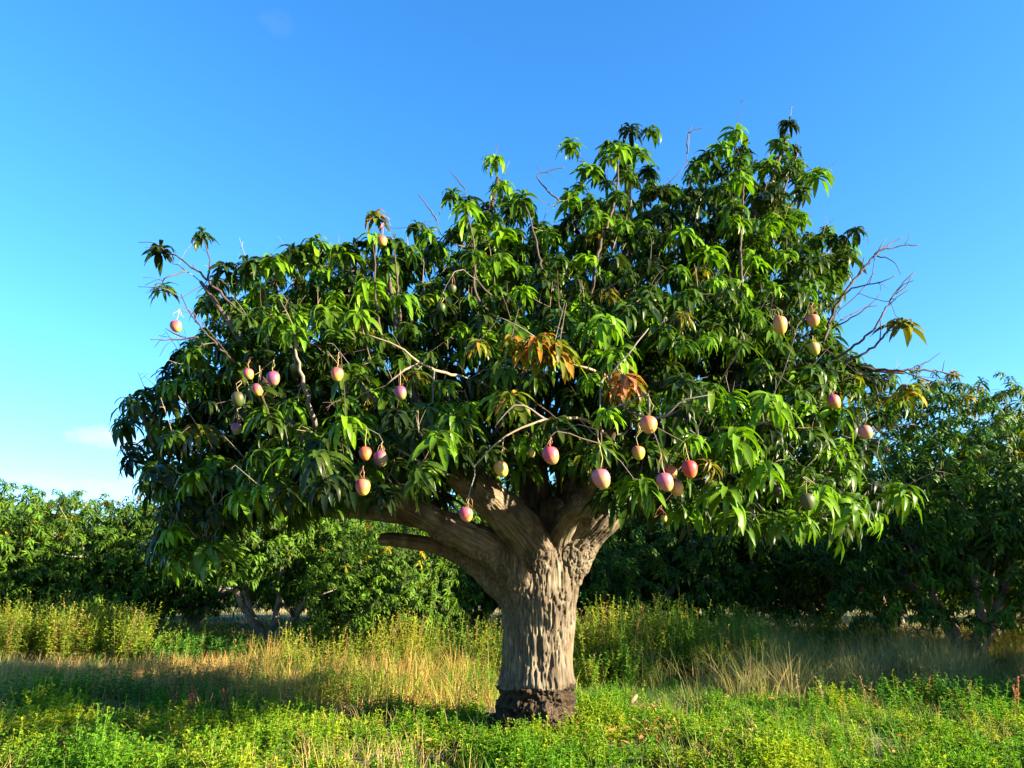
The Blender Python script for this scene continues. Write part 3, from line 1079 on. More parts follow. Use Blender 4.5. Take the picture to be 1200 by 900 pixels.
for pl_, hw in DEAD:
    w = np.array([P(*q) for q in pl_])
    r = np.linspace(hw * 0.72, hw * 0.26, len(w)) / F * axis_depth(w)
    c, rr = resample(w, r, 0.04, 0.6)
    s_ = Soup()
    V_, F_ = tube(c - c[0], rr, 6)
    s_.add(V_, F_, random.choice(((0.07, 0.055, 0.048), (0.05, 0.04, 0.036), (0.06, 0.046, 0.042))))
    # side spurs
    if hw > 1.5:
        for k in range(3):
            i = random.randrange(len(c) // 2, len(c) - 1)
            d = rng.normal(size=3) * 0.5 + (c[-1] - c[0]) / np.linalg.norm(c[-1] - c[0])
            d /= np.linalg.norm(d)
            l_ = random.uniform(0.07, 0.2)
            q = np.array([c[i], c[i] + d * l_ * 0.5 + (0, 0, 0.01), c[i] + d * l_ + rng.normal(size=3) * 0.02])
            V2, F2 = tube(q - c[0], [rr[i] * 0.6, rr[i] * 0.5, rr[i] * 0.35], 5)
            s_.add(V2, F2, (0.06, 0.048, 0.042))
    obj("dead_twig", s_.mesh("dead_twig", M_TWIG), tree, c[0] - T0)
    if c[0][2] > 1.0:
        grow(c[0])

order = np.argsort(np.linalg.norm(pts[:, None, :] - wood[None, ::4, :], axis=2).min(1))
for i in order:
    grow(pts[i], axes[i])
fruit_anchor = []
for (c, size, st) in fruit_info:
    an = c + np.array((random.uniform(-0.015, 0.015), random.uniform(-0.01, 0.03), size * 0.55 + st))
    fruit_anchor.append(an)
    grow(an, (0, 0, -0.4))
# pipe model radii
own = np.zeros(nn)
ch = np.zeros(nn)
for ids in paths:
    ch[ids[-1]] += 0.0029 ** 2.6
for i in range(nn - 1, n_scaf - 1, -1):
    if par[i] >= n_scaf:
        ch[par[i]] += ch[i]
rad_n = np.clip(ch, 0.0028 ** 2.6, None) ** (1 / 2.6)
for ids in paths:
    c = pos[ids] - T0
    rr = rad_n[np.array(ids)]
    rr[0] = rr[1]
    rr = np.clip(rr, 0.0028, 0.03)
    thick = rr.mean()
    V_, F_ = tube(c, rr, 5 if thick < 0.012 else 7, False)
    col = np.array(random.choice((BROWN, GREY, REDB, BROWN))) * random.uniform(0.8, 1.25)
    twig_soup.add(V_, F_, col)
# dry flower stalks that stand up out of many whorls
for i in range(len(pts)):
    if random.random() < 0.30:
        b_ = pts[i]
        d = axes[i] + rng.normal(size=3) * 0.3
        d /= np.linalg.norm(d)
        l_ = random.uniform(0.12, 0.30)
        bend = rng.normal(size=3) * 0.05
        q = np.array([b_, b_ + d * l_ * 0.5 + bend * 0.4, b_ + d * l_ + bend])
        V_, F_ = tube(q - T0, [0.0032, 0.0026, 0.0016], 4, False)
        col = random.choice((TAN, GREY, REDB))
        twig_soup.add(V_, F_, col)
        for k in range(2):
            s0 = q[1] + (q[2] - q[1]) * random.random()
            e_ = s0 + (d * 0.5 + rng.normal(size=3) * 0.6) * 0.06
            V_, F_ = tube(np.array([s0, (s0 + e_) / 2 + (0, 0, 0.005), e_]) - T0, [0.002, 0.0017, 0.0012], 4, False)
            twig_soup.add(V_, F_, col)
tag(obj("twigs", twig_soup.mesh("twigs", M_TWIG), tree), kind="stuff")

# ------------------------------------------------------------------ foliage of the mango tree
SEC = 6
ROS = rosette_variants(20, SEC, 22, (0.155, 0.245))
LQ = leaf_quads(SEC)
NVL = SEC * 3
allV, allC, allDepth = [], [], []
for i in range(len(pts)):
    s, tn = meta[i]
    k = random.randrange(len(ROS))
    M3 = rot_from_axis(axes[i] * np.array((0.55, 0.55, 1.0)) + np.array((0, 0, 0.35)), random.uniform(0, 6.28))
    v_ = ROS[k] @ M3.T * (s * random.uniform(0.92, 1.08)) + pts[i]
    n_l = len(v_)
    if tn == 1:      # old whorl: some leaves rust, some still green
        c = np.array((0.36, 0.095, 0.012)) * rng.uniform(0.3, 1.15, (n_l, 1)) + rng.uniform(0, 0.06, (n_l, 1)) * np.array((0.2, 0.9, 0))
        old = rng.uniform(size=n_l) < 0.4
        c[old] = green(int(old.sum()), (0.09, 0.11, 0.008), 0.3, 0.3)
    elif tn == 2:
        c = green(n_l, (0.075, 0.10, 0.006), 0.25, 0.3)
        old = rng.uniform(size=n_l) < 0.3
        c[old] = np.array((0.30, 0.15, 0.015)) * rng.uniform(0.6, 1.2, (int(old.sum()), 1))
    elif tn == 4:    # withered whorl
        c = np.array((0.30, 0.115, 0.045)) * rng.uniform(0.5, 1.2, (n_l, 1))
    elif tn == 3:  # brighter green: random young whorls, and fixed ones with sunlight put into the colour
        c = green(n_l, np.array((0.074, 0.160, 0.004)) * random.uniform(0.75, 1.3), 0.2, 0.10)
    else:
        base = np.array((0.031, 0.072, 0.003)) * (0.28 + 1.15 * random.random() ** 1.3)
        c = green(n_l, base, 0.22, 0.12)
        if random.random() < 0.05:
            c = c + np.array((0.12, 0.08, 0.0)) * rng.uniform(0, 1, (n_l, 1))
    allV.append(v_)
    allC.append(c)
allV = np.concatenate(allV)
allC = np.concatenate(allC)
nl = len(allV)
# the 300 leaves that show largest
cx, cy = proj(allV[:, [1 * 3 + 1, 2 * 3 + 1, 4 * 3 + 1]].reshape(-1, 3))
cx, cy = cx.reshape(nl, 3), cy.reshape(nl, 3)
dep = axis_depth(allV[:, 10])
zb = {}
for s in range(3):
    kx = (cx[:, s] // 7).astype(int)
    ky = (cy[:, s] // 7).astype(int)
    for i in range(nl):
        k = (kx[i], ky[i])
        if k not in zb or dep[i] < dep[zb[k]]:
            zb[k] = i
vis = np.zeros(nl)
for k, i in zb.items():
    vis[i] += 1
e1x, e1y = proj(allV[:, 1])
e2x, e2y = proj(allV[:, NVL - 2])
wx, wy = proj(allV[:, 9])
wx2, wy2 = proj(allV[:, 11])
score = (np.hypot(e1x - e2x, e1y - e2y) * np.hypot(wx - wx2, wy - wy2)) * (vis >= 2)
pick = np.argsort(-score)[:300]
rest = np.ones(nl, dtype=bool)
rest[pick] = False
Vr = allV[rest].reshape(-1, 3) - T0
nr = int(rest.sum())
Fr = (LQ[None] + (np.arange(nr) * NVL)[:, None, None]).reshape(-1, 4)
Cr = np.repeat(allC[rest], NVL, axis=0)
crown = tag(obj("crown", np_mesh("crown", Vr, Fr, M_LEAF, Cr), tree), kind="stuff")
for i in pick:
    v_ = allV[i]
    o = obj("leaf", np_mesh("leaf", v_ - v_[1], LQ, M_LEAF, np.broadcast_to(allC[i], (NVL, 3))), crown, v_[1] - T0)

# ------------------------------------------------------------------ fruit
PAL = {   # upper blush, middle, lower
    'pink': ((0.34, 0.035, 0.09), (0.46, 0.09, 0.10), (0.44, 0.30, 0.05)),
    'plum': ((0.14, 0.03, 0.09), (0.22, 0.06, 0.12), (0.20, 0.19, 0.05)),
    'red': ((0.34, 0.022, 0.03), (0.42, 0.06, 0.04), (0.40, 0.17, 0.03)),
    'green': ((0.07, 0.045, 0.018), (0.05, 0.07, 0.014), (0.04, 0.075, 0.012)),
    'yellow': ((0.40, 0.045, 0.08), (0.48, 0.20, 0.07), (0.42, 0.38, 0.05)),
    'ochre': ((0.32, 0.24, 0.05), (0.38, 0.28, 0.05), (0.34, 0.30, 0.05)),
    'orange': ((0.44, 0.09, 0.06), (0.50, 0.18, 0.06), (0.44, 0.30, 0.05)),
    'bloom': ((0.33, 0.07, 0.14), (0.42, 0.115, 0.13), (0.42, 0.31, 0.08)),
}
NU, NVV = 20, 16


def mango_mesh(size, pal, seed):
    """an egg-shaped fruit with a full shoulder, a slight beak and flattened cheeks; origin at its centre"""
    V, C = [], []
    lo, mid, hi = (np.array(c) * 0.78 for c in PAL[pal])
    ang = math.pi + math.sin(seed * 1.7) * 0.9
    bl = np.array((math.cos(ang) * 0.75, math.sin(ang) * 0.75, 0.8))
    beak = 0.04 + 0.2 * abs(math.sin(seed * 2.3))
    for j in range(NVV + 1):
        th_ = math.pi * j / NVV
        z = math.cos(th_)
        rr = math.sin(th_) ** 0.9
        rr *= 1.0 + 0.10 * z
        for i in range(NU):
            a_ = 2 * math.pi * i / NU
            x, y = rr * math.cos(a_), rr * math.sin(a_) * 0.9
            zz = z * (1.16 if z < 0 else 1.02)
            if z > 0.8:
                zz -= (z - 0.8) * 0.35
            x += beak * (-z) * (1 if z < 0 else 0.3)
            p = np.array((x, y, zz)) * size * 0.5
            V.append(p)
            d = np.array((x, y, zz))
            k = float(vnoise((d * 1.6 + seed * 7.3)[None], 3)[0]) - 0.5
            q = 0.5 + 0.42 * (d @ bl) + 0.55 * k
            c = lo * np.clip(q * 2 - 1, 0, 1) + mid * (1 - abs(np.clip(q, 0, 1) * 2 - 1)) + hi * np.clip(1 - q * 2, 0, 1)
            C.append(c)
    Fq = []
    for j in range(NVV):
        for i in range(NU):
            i2 = (i + 1) % NU
            Fq.append((j * NU + i, j * NU + i2, (j + 1) * NU + i2, (j + 1) * NU + i)[::-1])
    return np_mesh("fruit", np.array(V), np.array(Fq), M_FRUIT, np.array(C))


for n_, ((px, py, w, pal, lab), (c, size, st), an) in enumerate(zip(FRUIT, fruit_info, fruit_anchor)):
    e = empty("mango", c)
    tag(e, lab, "mango", "mangoes hanging from the tree")
    f = obj("fruit", mango_mesh(size * random.uniform(0.80, 0.98), pal, n_ + 1), e)
    sc = 1.28 if (px, py) == (914, 380) else random.uniform(0.97, 1.1)
    f.scale = (1, 1, sc)
    f.rotation_euler = (random.uniform(-0.18, 0.18), random.uniform(-0.2, 0.2), random.uniform(0, 6.28) * 0 + random.uniform(-0.5, 0.5))
    top = np.array((0, 0, size * 0.45))
    end = an - c
    q = np.array([top, top + (end - top) * 0.35 + rng.normal(size=3) * 0.008, top + (end - top) * 0.7 + rng.normal(size=3) * 0.010, end])
    s_ = Soup()
    cc = random.choice(((0.34, 0.14, 0.08), (0.30, 0.20, 0.09), (0.26, 0.24, 0.08)))
    s_.add(*tube(q, [0.0032, 0.0025, 0.0024, 0.0028], 6), cc)
    for k in range(random.randint(1, 3)):
        b0 = q[2] + (q[3] - q[2]) * random.random()
        s_.add(*tube(np.array([b0, b0 + (random.uniform(-0.03, 0.03), random.uniform(-0.03, 0.03), -0.03), b0 + (random.uniform(-0.05, 0.05), random.uniform(-0.04, 0.04), -0.07)]), [0.0022, 0.0018, 0.0012], 4), cc)
    obj("stalk", s_.mesh("stalk", M_TWIG), e)

# ------------------------------------------------------------------ the orchard behind
FSEC = 4
FROS = rosette_variants(10, FSEC, 12, (0.15, 0.24), 1.0, 0.25)
FQ = leaf_quads(FSEC)
FNV = FSEC * 3


def far_crown(seed, n, rx, ry, z0, z1, gold=0.03, base=(0.032, 0.076, 0.004)):
    """whorls of long leaves through a lumpy dome; returns mesh data with its origin at the tree's foot"""
    r_ = np.random.default_rng(seed)
    Vs, Cs = [], []
    zc = z0 + (z1 - z0) * 0.42
    k = 0
    while k < n:
        d = r_.normal(size=3)
        d /= np.linalg.norm(d)
        lump = 0.72 + 0.5 * fbm((d * 2.3 + seed * 3.1)[None], 2, seed)[0]
        f = (r_.uniform(0.82, 1.0) if r_.random() < 0.72 else r_.uniform(0.35, 0.85)) * lump
        hz = (z1 - zc) if d[2] > 0 else (zc - z0)
        p = np.array((d[0] * rx * f, d[1] * ry * f, zc + d[2] * hz * f))
        if d[2] < 0:   # skirts hang straight down rather than tucking in
            g = min(1.0, 0.75 + 0.25 * abs(d[2]) / max(1e-3, math.hypot(d[0], d[1])))
            p[:2] = p[:2] / max(0.55, math.hypot(d[0], d[1])) * (0.75 + 0.25 * math.hypot(d[0], d[1]))
        ax = np.array((d[0] * 0.6, d[1] * 0.6, 0.75)) + r_.normal(size=3) * 0.2
        M3 = rot_from_axis(ax, r_.uniform(0, 6.28))
        v_ = FROS[r_.integers(len(FROS))] @ M3.T * (r_.uniform(0.85, 1.2) if f > 0.8 * lump else r_.uniform(1.3, 1.9)) + p
        bb = np.array(base) * r_.uniform(0.45, 1.5)
        c = green(len(v_), bb, 0.2, 0.14)
        if d[2] > 0.3 and r_.random() < gold * 3:
            c = c + np.array((0.20, 0.08, 0.0)) * r_.uniform(0.2, 1, (len(v_), 1))
        Vs.append(v_)
        Cs.append(c)
        k += 1
    V = np.concatenate(Vs)
    C = np.concatenate(Cs)
    F_ = (FQ[None] + (np.arange(len(V)) * FNV)[:, None, None]).reshape(-1, 4)
    return np_mesh("crown", V.reshape(-1, 3), F_, M_FARLEAF, np.repeat(C, FNV, axis=0))


def far_trunk(seed, h, r0, spread, nlimb, low=0.45):
    r_ = np.random.default_rng(seed)
    s_ = Soup()
    fork = np.array((0.03, 0.0, low))
    s_.add(*tube(np.array([(0, 0, -0.1), (0.01, 0, low * 0.4), fork, fork + (0, 0, 0.15)]), [r0 * 1.15, r0, r0 * 1.02, r0 * 0.8], 12))
    for k in range(nlimb):
        a_ = k * 6.28 / nlimb + r_.uniform(-0.4, 0.4)
        e_ = np.array((math.cos(a_) * spread, math.sin(a_) * spread, h * r_.uniform(0.6, 0.85)))
        m1 = fork + (e_ - fork) * 0.35 + np.array((math.cos(a_), math.sin(a_), 0)) * 0.12 + (0, 0, -0.1)
        m2 = fork + (e_ - fork) * 0.7 + r_.normal(size=3) * 0.12
        pth, rr = resample(np.array([fork - (0, 0, 0.12), m1, m2, e_]), np.array([r0 * 0.75, r0 * 0.55, r0 * 0.35, 0.02]), 0.18, 0.2)
        s_.add(*tube(pth, rr, 8))
        for j in range(3):
            i = r_.integers(len(pth) // 3, len(pth) - 1)
            d = r_.normal(size=3) + np.array((math.cos(a_), math.sin(a_), 0.4))
            d /= np.linalg.norm(d)
            q = np.array([pth[i], pth[i] + d * 0.4 + (0, 0, 0.05), pth[i] + d * r_.uniform(0.7, 1.2) + (0, 0, 0.15)])
            s_.add(*tube(q, [rr[i] * 0.6, rr[i] * 0.4, 0.01], 6))
    return s_.mesh("trunk", M_FARBARK)


CROWNS = {
    'low': far_crown(101, 1350, 2.9, 2.6, 0.35, 4.1, 0.015, (0.038, 0.086, 0.004)),
    'low2': far_crown(102, 1350, 2.8, 2.7, 0.4, 3.9, 0.02, (0.036, 0.082, 0.004)),
    'open': far_crown(103, 1100, 2.8, 2.4, 1.35, 4.2, 0.02, (0.036, 0.082, 0.004)),
    'tall': far_crown(104, 2000, 2.9, 2.7, 0.6, 5.6, 0.03),
    'wide': far_crown(105, 1500, 3.1, 2.8, 0.55, 4.6, 0.02),
}
TRUNKS = {
    'slim': far_trunk(201, 3.2, 0.13, 1.5, 4, 0.35),
    'thick': far_trunk(202, 3.4, 0.17, 1.6, 4, 0.6),
    'multi': far_trunk(203, 3.6, 0.15, 1.3, 5, 0.3),
}


def orchard_tree(px, Yd, crown_key, trunk_key, rot, s, label, cy=0, sz=1.0):
    x = (px - 600) / F * (Yd * CP)
    e = empty("mango_tree", (x, Yd, gz1(x, Yd)))
    e.rotation_euler = (0, 0, rot)
    e.scale = (s, s, s * sz)
    tag(e, label, "tree", "orchard trees behind the big mango tree")
    obj("trunk", TRUNKS[trunk_key], e)
    tag(obj("crown", CROWNS[crown_key], e), kind="stuff")
    return e


orchard_tree(-25, 19.5, 'low', 'slim', 0.4, 1.0, "low sunlit mango tree cut by the photo's left edge, behind the weeds")
orchard_tree(115, 20.5, 'low2', 'multi', 2.1, 1.0, "low round mango tree second from the left, golden shoots on top")
orchard_tree(232, 21.5, 'wide', 'thick', 3.0, 0.98, "yellow green mango tree just beyond the big tree's left branches")
orchard_tree(318, 16.6, 'open', 'slim', 1.2, 0.95, "open mango tree with pale thin trunks showing under the left crown")
orchard_tree(455, 15.2, 'low', 'multi', 5.1, 0.66, "small mango tree with leaves down to the grass left of the trunk")
orchard_tree(560, 18.5, 'wide', 'thick', 0.9, 0.95, "dark mango tree directly behind the big trunk's left side")
orchard_tree(735, 17.0, 'wide', 'thick', 4.2, 0.92, "deeply shaded mango tree just right of the big trunk")
orchard_tree(850, 18.5, 'low2', 'multi', 0.2, 1.0, "shaded mango tree behind the lit weeds right of the trunk")
orchard_tree(962, 18.5, 'open', 'thick', 2.6, 1.02, "mango tree with short forked trunk visible under the right crown")
orchard_tree(1128, 13.6, 'tall', 'multi', 1.9, 0.92, "tall dense mango tree standing beyond the big crown's right edge", sz=1.06)
orchard_tree(1262, 16.2, 'tall', 'multi', 4.4, 0.98, "dark mango tree cut by the photo's right edge")
for px, Yd, ck, rot, lab in ((-60, 25, 'wide', 0.5, "mango tree of the second row behind the tree at the left edge"), (60, 25, 'low', 1.5, "mango tree of the second row in the gap between the two leftmost trees"),
                             (185, 25.5, 'low2', 3.3, "mango tree of the second row in the gap left of the hanging branches"), (400, 24, 'wide', 2.4, "mango tree of the second row behind the small leafy tree left of the trunk"),
                             (640, 24, 'wide', 5.2, "mango tree of the second row hidden mostly by the big trunk"), (800, 24.5, 'wide', 0.1, "mango tree of the second row in the dark gap right of the big trunk"),
                             (915, 24, 'wide', 4.1, "mango tree of the second row beside the short forked trunk"), (1040, 22, 'wide', 3.6, "mango tree of the second row left of the tall right tree"), (1180, 23, 'tall', 0.7, "mango tree of the second row between the two right trees"), (30, 30, 'low2', 1.0, "far mango tree in the back row, at the photo's left edge"), (190, 31, 'wide', 2.2, "far mango tree in the back row, seen past the left trees"), (350, 30, 'low', 3.9, "far mango tree in the back row behind the pale thin trunks"),
                             (520, 31, 'wide', 5.0, "far mango tree in the back row behind the big trunk's left"), (700, 30, 'low2', 0.6, "far mango tree in the back row behind the big trunk's right"), (880, 31, 'wide', 1.6, "far mango tree in the back row under the right crown"),
                             (1050, 30, 'low', 2.9, "far mango tree in the back row left of the tall right tree"), (1200, 31, 'low2', 4.0, "far mango tree in the back row at the photo's right edge")):
    e = orchard_tree(px, Yd, ck, 'slim', rot, 1.05, lab)
    e["group"] = "far back row of the orchard"
# the rest of the orchard, far off, reads as one mass
fw_V, fw_C = [], []
for k in range(3600):
    x_ = random.uniform(-75, 75)
    y_ = 46 + random.uniform(0, 10)
    top_ = 3.6 + 1.6 * float(n2([x_], [0.0], 0.22, 160)[0])
    z_ = top_ * random.random() ** 0.75
    M3 = rot_from_axis((random.gauss(0, 0.3), -0.3, 0.8), random.uniform(0, 6.28))
    v_ = FROS[random.randrange(len(FROS))] @ M3.T * random.uniform(2.2, 3.6) + np.array((x_, y_, z_))
    fw_V.append(v_)
    fw_C.append(green(len(v_), np.array((0.04, 0.075, 0.006)) * random.uniform(0.7, 1.3), 0.2, 0.12))
fw_V, fw_C = np.concatenate(fw_V), np.concatenate(fw_C)
fw_F = (FQ[None] + (np.arange(len(fw_V)) * FNV)[:, None, None]).reshape(-1, 4)
tag(obj("far_orchard", np_mesh("far_orchard", fw_V.reshape(-1, 3), fw_F, M_FARLEAF, np.repeat(fw_C, FNV, axis=0))), "dark mass of orchard trees in the far distance", "trees", kind="stuff")
# the neighbour in the big tree's own row, just outside the picture on the right; its shade lies on the grass
nb_ = empty("mango_tree", (11.9, 10.0, gz1(11.9, 10.0)))
nb_.scale = (1.12, 1.2, 1.0)
tag(nb_, "neighbouring mango tree outside the right edge that shades the grass", "tree", "orchard trees behind the big mango tree")
obj("trunk", TRUNKS['thick'], nb_)
tag(obj("crown", CROWNS['wide'], nb_), kind="stuff")

# ------------------------------------------------------------------ ground cover
def blades(x, y, hgt, lean, width, az, col, seg=3, tipcol=None, droop=0.6):
    """grass blades, two-sided strips that bend over; arrays of equal length"""
    n = len(x)
    z = ground_z(x, y) - 0.01
    tt = np.linspace(0, 1, seg + 1)
    V = np.zeros((n, seg + 1, 2, 3))
    C = np.zeros((n, seg + 1, 2, 3))
    dx, dy = np.cos(az), np.sin(az)
    pa = az + math.pi / 2 + rng.uniform(-0.9, 0.9, n)
    for i, s in enumerate(tt):
        ou = lean * hgt * (s ** 1.8)
        up = hgt * (s - droop * 0.5 * lean * s ** 2.5)
        w = width * (1 - s * 0.88) * (0.7 if i == 0 else 1.0)
        for j, sg in enumerate((-1, 1)):
            V[:, i, j, 0] = x + dx * ou + np.cos(pa) * w * sg
            V[:, i, j, 1] = y + dy * ou + np.sin(pa) * w * sg
            V[:, i, j, 2] = z + up
            C[:, i, j] = col if tipcol is None else col + (tipcol - col) * s
    nvp = (seg + 1) * 2
    q = np.array([(i * 2, i * 2 + 1, i * 2 + 3, i * 2 + 2) for i in range(seg)])
    Fq = (q[None] + (np.arange(n) * nvp)[:, None, None]).reshape(-1, 4)
    return V.reshape(-1, 3), Fq, C.reshape(-1, 3)


def leafy(x, y, hgt, nleaf, ll, lw, col, stemcol, lean=0.15, start=0.25):
    """upright leafy weeds: a stem with leaves set round it, each a folded diamond"""
    n = len(x)
    z = ground_z(x, y) - 0.01
    az = rng.uniform(0, 6.28, n)
    ln = rng.uniform(0, lean, n) * hgt
    tx, ty = np.cos(az) * ln, np.sin(az) * ln
    Vs, Fs, Cs = [], [], []
    base = 0
    # stems
    pa = rng.uniform(0, 6.28, n)
    V = np.zeros((n, 4, 3))
    for i, (s, sg) in enumerate(((0, -1), (0, 1), (1, 1), (1, -1))):
        w = 0.0035 if s == 0 else 0.0018
        V[:, i, 0] = x + tx * s + np.cos(pa) * w * sg
        V[:, i, 1] = y + ty * s + np.sin(pa) * w * sg
        V[:, i, 2] = z + hgt * s
    Vs.append(V.reshape(-1, 3))
    Fs.append((np.arange(4)[None] + (np.arange(n) * 4)[:, None]))
    Cs.append(np.repeat(stemcol, 4, axis=0))
    base += n * 4
    for k in range(nleaf):
        s = start + (1 - start) * (k + rng.uniform(0, 0.6, n)) / nleaf
        s = np.clip(s, 0, 1.0)
        a_ = k * 2.4 + rng.uniform(-0.5, 0.5, n) + pa
        el = rng.uniform(-0.25, 0.75, n) + 0.5 * (s > 0.85)
        size = ll * rng.uniform(0.65, 1.2, n) * (1.1 - 0.45 * s)
        wd = lw * size / ll * rng.uniform(0.8, 1.2, n)
        bx, by, bz = x + tx * s, y + ty * s, z + hgt * s
        ca, sa, ce, se = np.cos(a_), np.sin(a_), np.cos(el), np.sin(el)
        d = np.stack([ca * ce, sa * ce, se], 1)
        sd = np.stack([-sa, ca, np.zeros(n)], 1)
        up = np.stack([-ca * se, -sa * se, ce], 1)
        b0 = np.stack([bx, by, bz], 1)
        m = b0 + d * (size * 0.5)[:, None]
        tip = b0 + d * (size)[:, None] - np.array((0, 0, 1)) * (size * 0.25)[:, None]
        l_ = m + sd * wd[:, None] + up * (wd * 0.35)[:, None]
        r_ = m - sd * wd[:, None] + up * (wd * 0.35)[:, None]
        V = np.stack([b0, l_, tip, r_], 1)
        Vs.append(V.reshape(-1, 3))
        # two triangles folded along the midrib
        f = np.stack([np.array((0, 1, 2, 3))] * n) + (base + np.arange(n) * 4)[:, None]
        Fs.append(f)
        cc = col * rng.uniform(0.75, 1.25, (n, 1))
        Cs.append(np.repeat(cc, 4, axis=0))
        base += n * 4
    return np.concatenate(Vs), np.concatenate(Fs), np.concatenate(Cs)


def scatter(n, y0, y1, margin=0.6, xlim=None, p=None):
    """positions over the part of the ground that the view takes in"""
    xs, ys = [], []
    got = 0
    while got < n:
        yy = np.sqrt(rng.uniform(y0 * y0, y1 * y1, n))
        half = yy * 0.70 + margin
        xx = rng.uniform(-1, 1, n) * half
        k = np.ones(n, dtype=bool)
        if xlim:
            k &= (xx > xlim[0]) & (xx < xlim[1])
        if p is not None:
            k &= rng.uniform(size=n) < p(xx, yy)
        k &= np.hypot(xx - TB.x, yy - TB.y) > 0.38
        xs.append(xx[k]); ys.append(yy[k])
        got += int(k.sum())
    return np.concatenate(xs)[:n], np.concatenate(ys)[:n]


def tufts(n, m, spread, y0, y1, p):
    """blades in clumps: n clumps of m blades; returns positions, outward azimuth and the clump number"""
    cx_, cy_ = scatter(n, y0, y1, 0.6, None, p)
    k_ = np.repeat(np.arange(n), m)
    a_ = rng.uniform(0, 6.28, n * m)
    r_ = np.abs(rng.normal(size=n * m)) * spread
    return cx_[k_] + np.cos(a_) * r_, cy_[k_] + np.sin(a_) * r_, a_ + rng.normal(size=n * m) * 0.6, k_


def pxof(x, y):
    return 600 + F * x / (y * CP - EYE * SP)


def warp_(x, y, seed=140):
    """positions with an uneven offset, so that patches of plants have ragged borders"""
    return x + (n2(x, y, 0.55, seed) - 0.5) * 3.4 + (n2(x, y, 2.2, seed + 3, 2) - 0.5) * 0.9, y + (n2(x, y, 0.6, seed + 7) - 0.5) * 3.6 + (n2(x, y, 2.2, seed + 9, 2) - 0.5) * 1.2


def mixc_(a, b, t):
    return np.asarray(a)[None] * (1 - t[:, None]) + np.asarray(b)[None] * t[:, None]


def smooth(x, a, b):
    t_ = np.clip((x - a) / (b - a), 0, 1)
    return t_ * t_ * (3 - 2 * t_)


def stuff(name, parts, mat, label, cat):
    V = np.concatenate([p[0] for p in parts])
    offs = np.cumsum([0] + [len(p[0]) for p in parts[:-1]])
    Fq = np.concatenate([p[1] + o for p, o in zip(parts, offs)])
    C = np.concatenate([p[2] for p in parts])
    o = obj(name, np_mesh(name, V, Fq, mat, C, False))
    tag(o, label, cat, kind="stuff")
    return o


# 1. leafy green weeds of the foreground
def p_fore(x, y):
    px = pxof(x, y)
    lim = np.where(px > 640, 9.4 + 0.5 * n2(x, y, 0.8, 71), 9.0 + 2.2 * (n2(x, y, 0.6, 72) - 0.5))
    return (y < lim) * np.clip(0.05 + 3.4 * (n2(x, y, 1.7, 73) - 0.38), 0.03, 1)


x, y = scatter(11500, 5.6, 10.6, 0.5, None, p_fore)
v1 = n2(x, y, 0.9, 74)
colr = mixc_((0.075, 0.185, 0.009), (0.23, 0.28, 0.012), smooth(v1 + 0.13 * rng.normal(size=len(x)), 0.40, 0.74))
hh = (0.05 + 0.27 * rng.beta(1.6, 2.6, len(x))) * np.clip(0.2 + 3.0 * (n2(x, y, 2.0, 75) - 0.30), 0.25, 1.7) * np.where(pxof(x, y) < 330, 1.25, 1.0)
wl = leafy(x, y, hh, 12, 0.066, 0.0165, colr, colr * 0.9, 0.45)
x2, y2 = scatter(5000, 5.4, 10.4, 0.5, None, p_fore)
c2 = mixc_((0.08, 0.20, 0.012), (0.22, 0.30, 0.018), rng.uniform(size=len(x2)))
wl2 = leafy(x2, y2, rng.uniform(0.05, 0.15, len(x2)), 10, 0.06, 0.019, c2, c2 * 0.8, 0.4, 0.05)
stuff("ground_weeds", [wl, wl2], M_WEED, "bright green leafy weeds covering the foreground round the trunk", "weeds")

# 2. short grass and thin blades everywhere between
x, y, az_, k_ = tufts(3400, 9, 0.05, 5.5, 16.0, lambda x, y: np.clip(1.6 - y * 0.07, 0.2, 1) * (0.4 + n2(x, y, 0.7, 76)))
dry = smooth(n2(x, y, 0.9, 77) + 0.12 * rng.normal(size=3400)[k_] + np.where(pxof(x, y) < 560, 0.05, -0.05), 0.42, 0.62)
cg = mixc_((0.07, 0.17, 0.02), (0.36, 0.27, 0.10), dry)
gr = blades(x, y, rng.uniform(0.08, 0.32, len(x)), rng.uniform(0.1, 0.95, len(x)), rng.uniform(0.0025, 0.0045, len(x)), az_, cg, 3)
x, y, az_, k_ = tufts(2300, 10, 0.06, 8.8, 13.0, lambda x, y: (pxof(x, y) > 640) * 1.0)
cg = mixc_((0.05, 0.15, 0.025), (0.13, 0.22, 0.03), rng.uniform(size=2300)[k_])
gr2 = blades(x, y, rng.uniform(0.05, 0.18, len(x)), rng.uniform(0.1, 1.0, len(x)), np.full(len(x), 0.004), az_, cg, 2)
stuff("short_grass", [gr, gr2], M_GRASS, "short green grass between the weeds and under the shade at right", "grass")


# 3. straw: dry golden grass to the left and behind the trunk
def p_straw(x0, y0):
    x, y = warp_(x0, y0)
    px = pxof(x, y)
    dens = np.clip(3.2 * (n2(x0, y0, 1.1, 78) - 0.36), 0.04, 1)
    left = (px < 330) * smooth(y, 8.9, 9.8) * (1 - smooth(y, 13.2, 14.2))
    mid = (px >= 220) * (px < 600) * smooth(y, 8.2, 9.8) * (1 - smooth(y, 13.6, 14.6))
    right = (px > 980) * smooth(y, 13.3, 14.0) * (1 - smooth(y, 15.6, 16.5)) * 0.8 + (px > 690) * (px < 980) * smooth(y, 11.5, 12) * (1 - smooth(y, 14, 15)) * 0.08
    return np.clip(left + mid + right, 0, 1) * dens


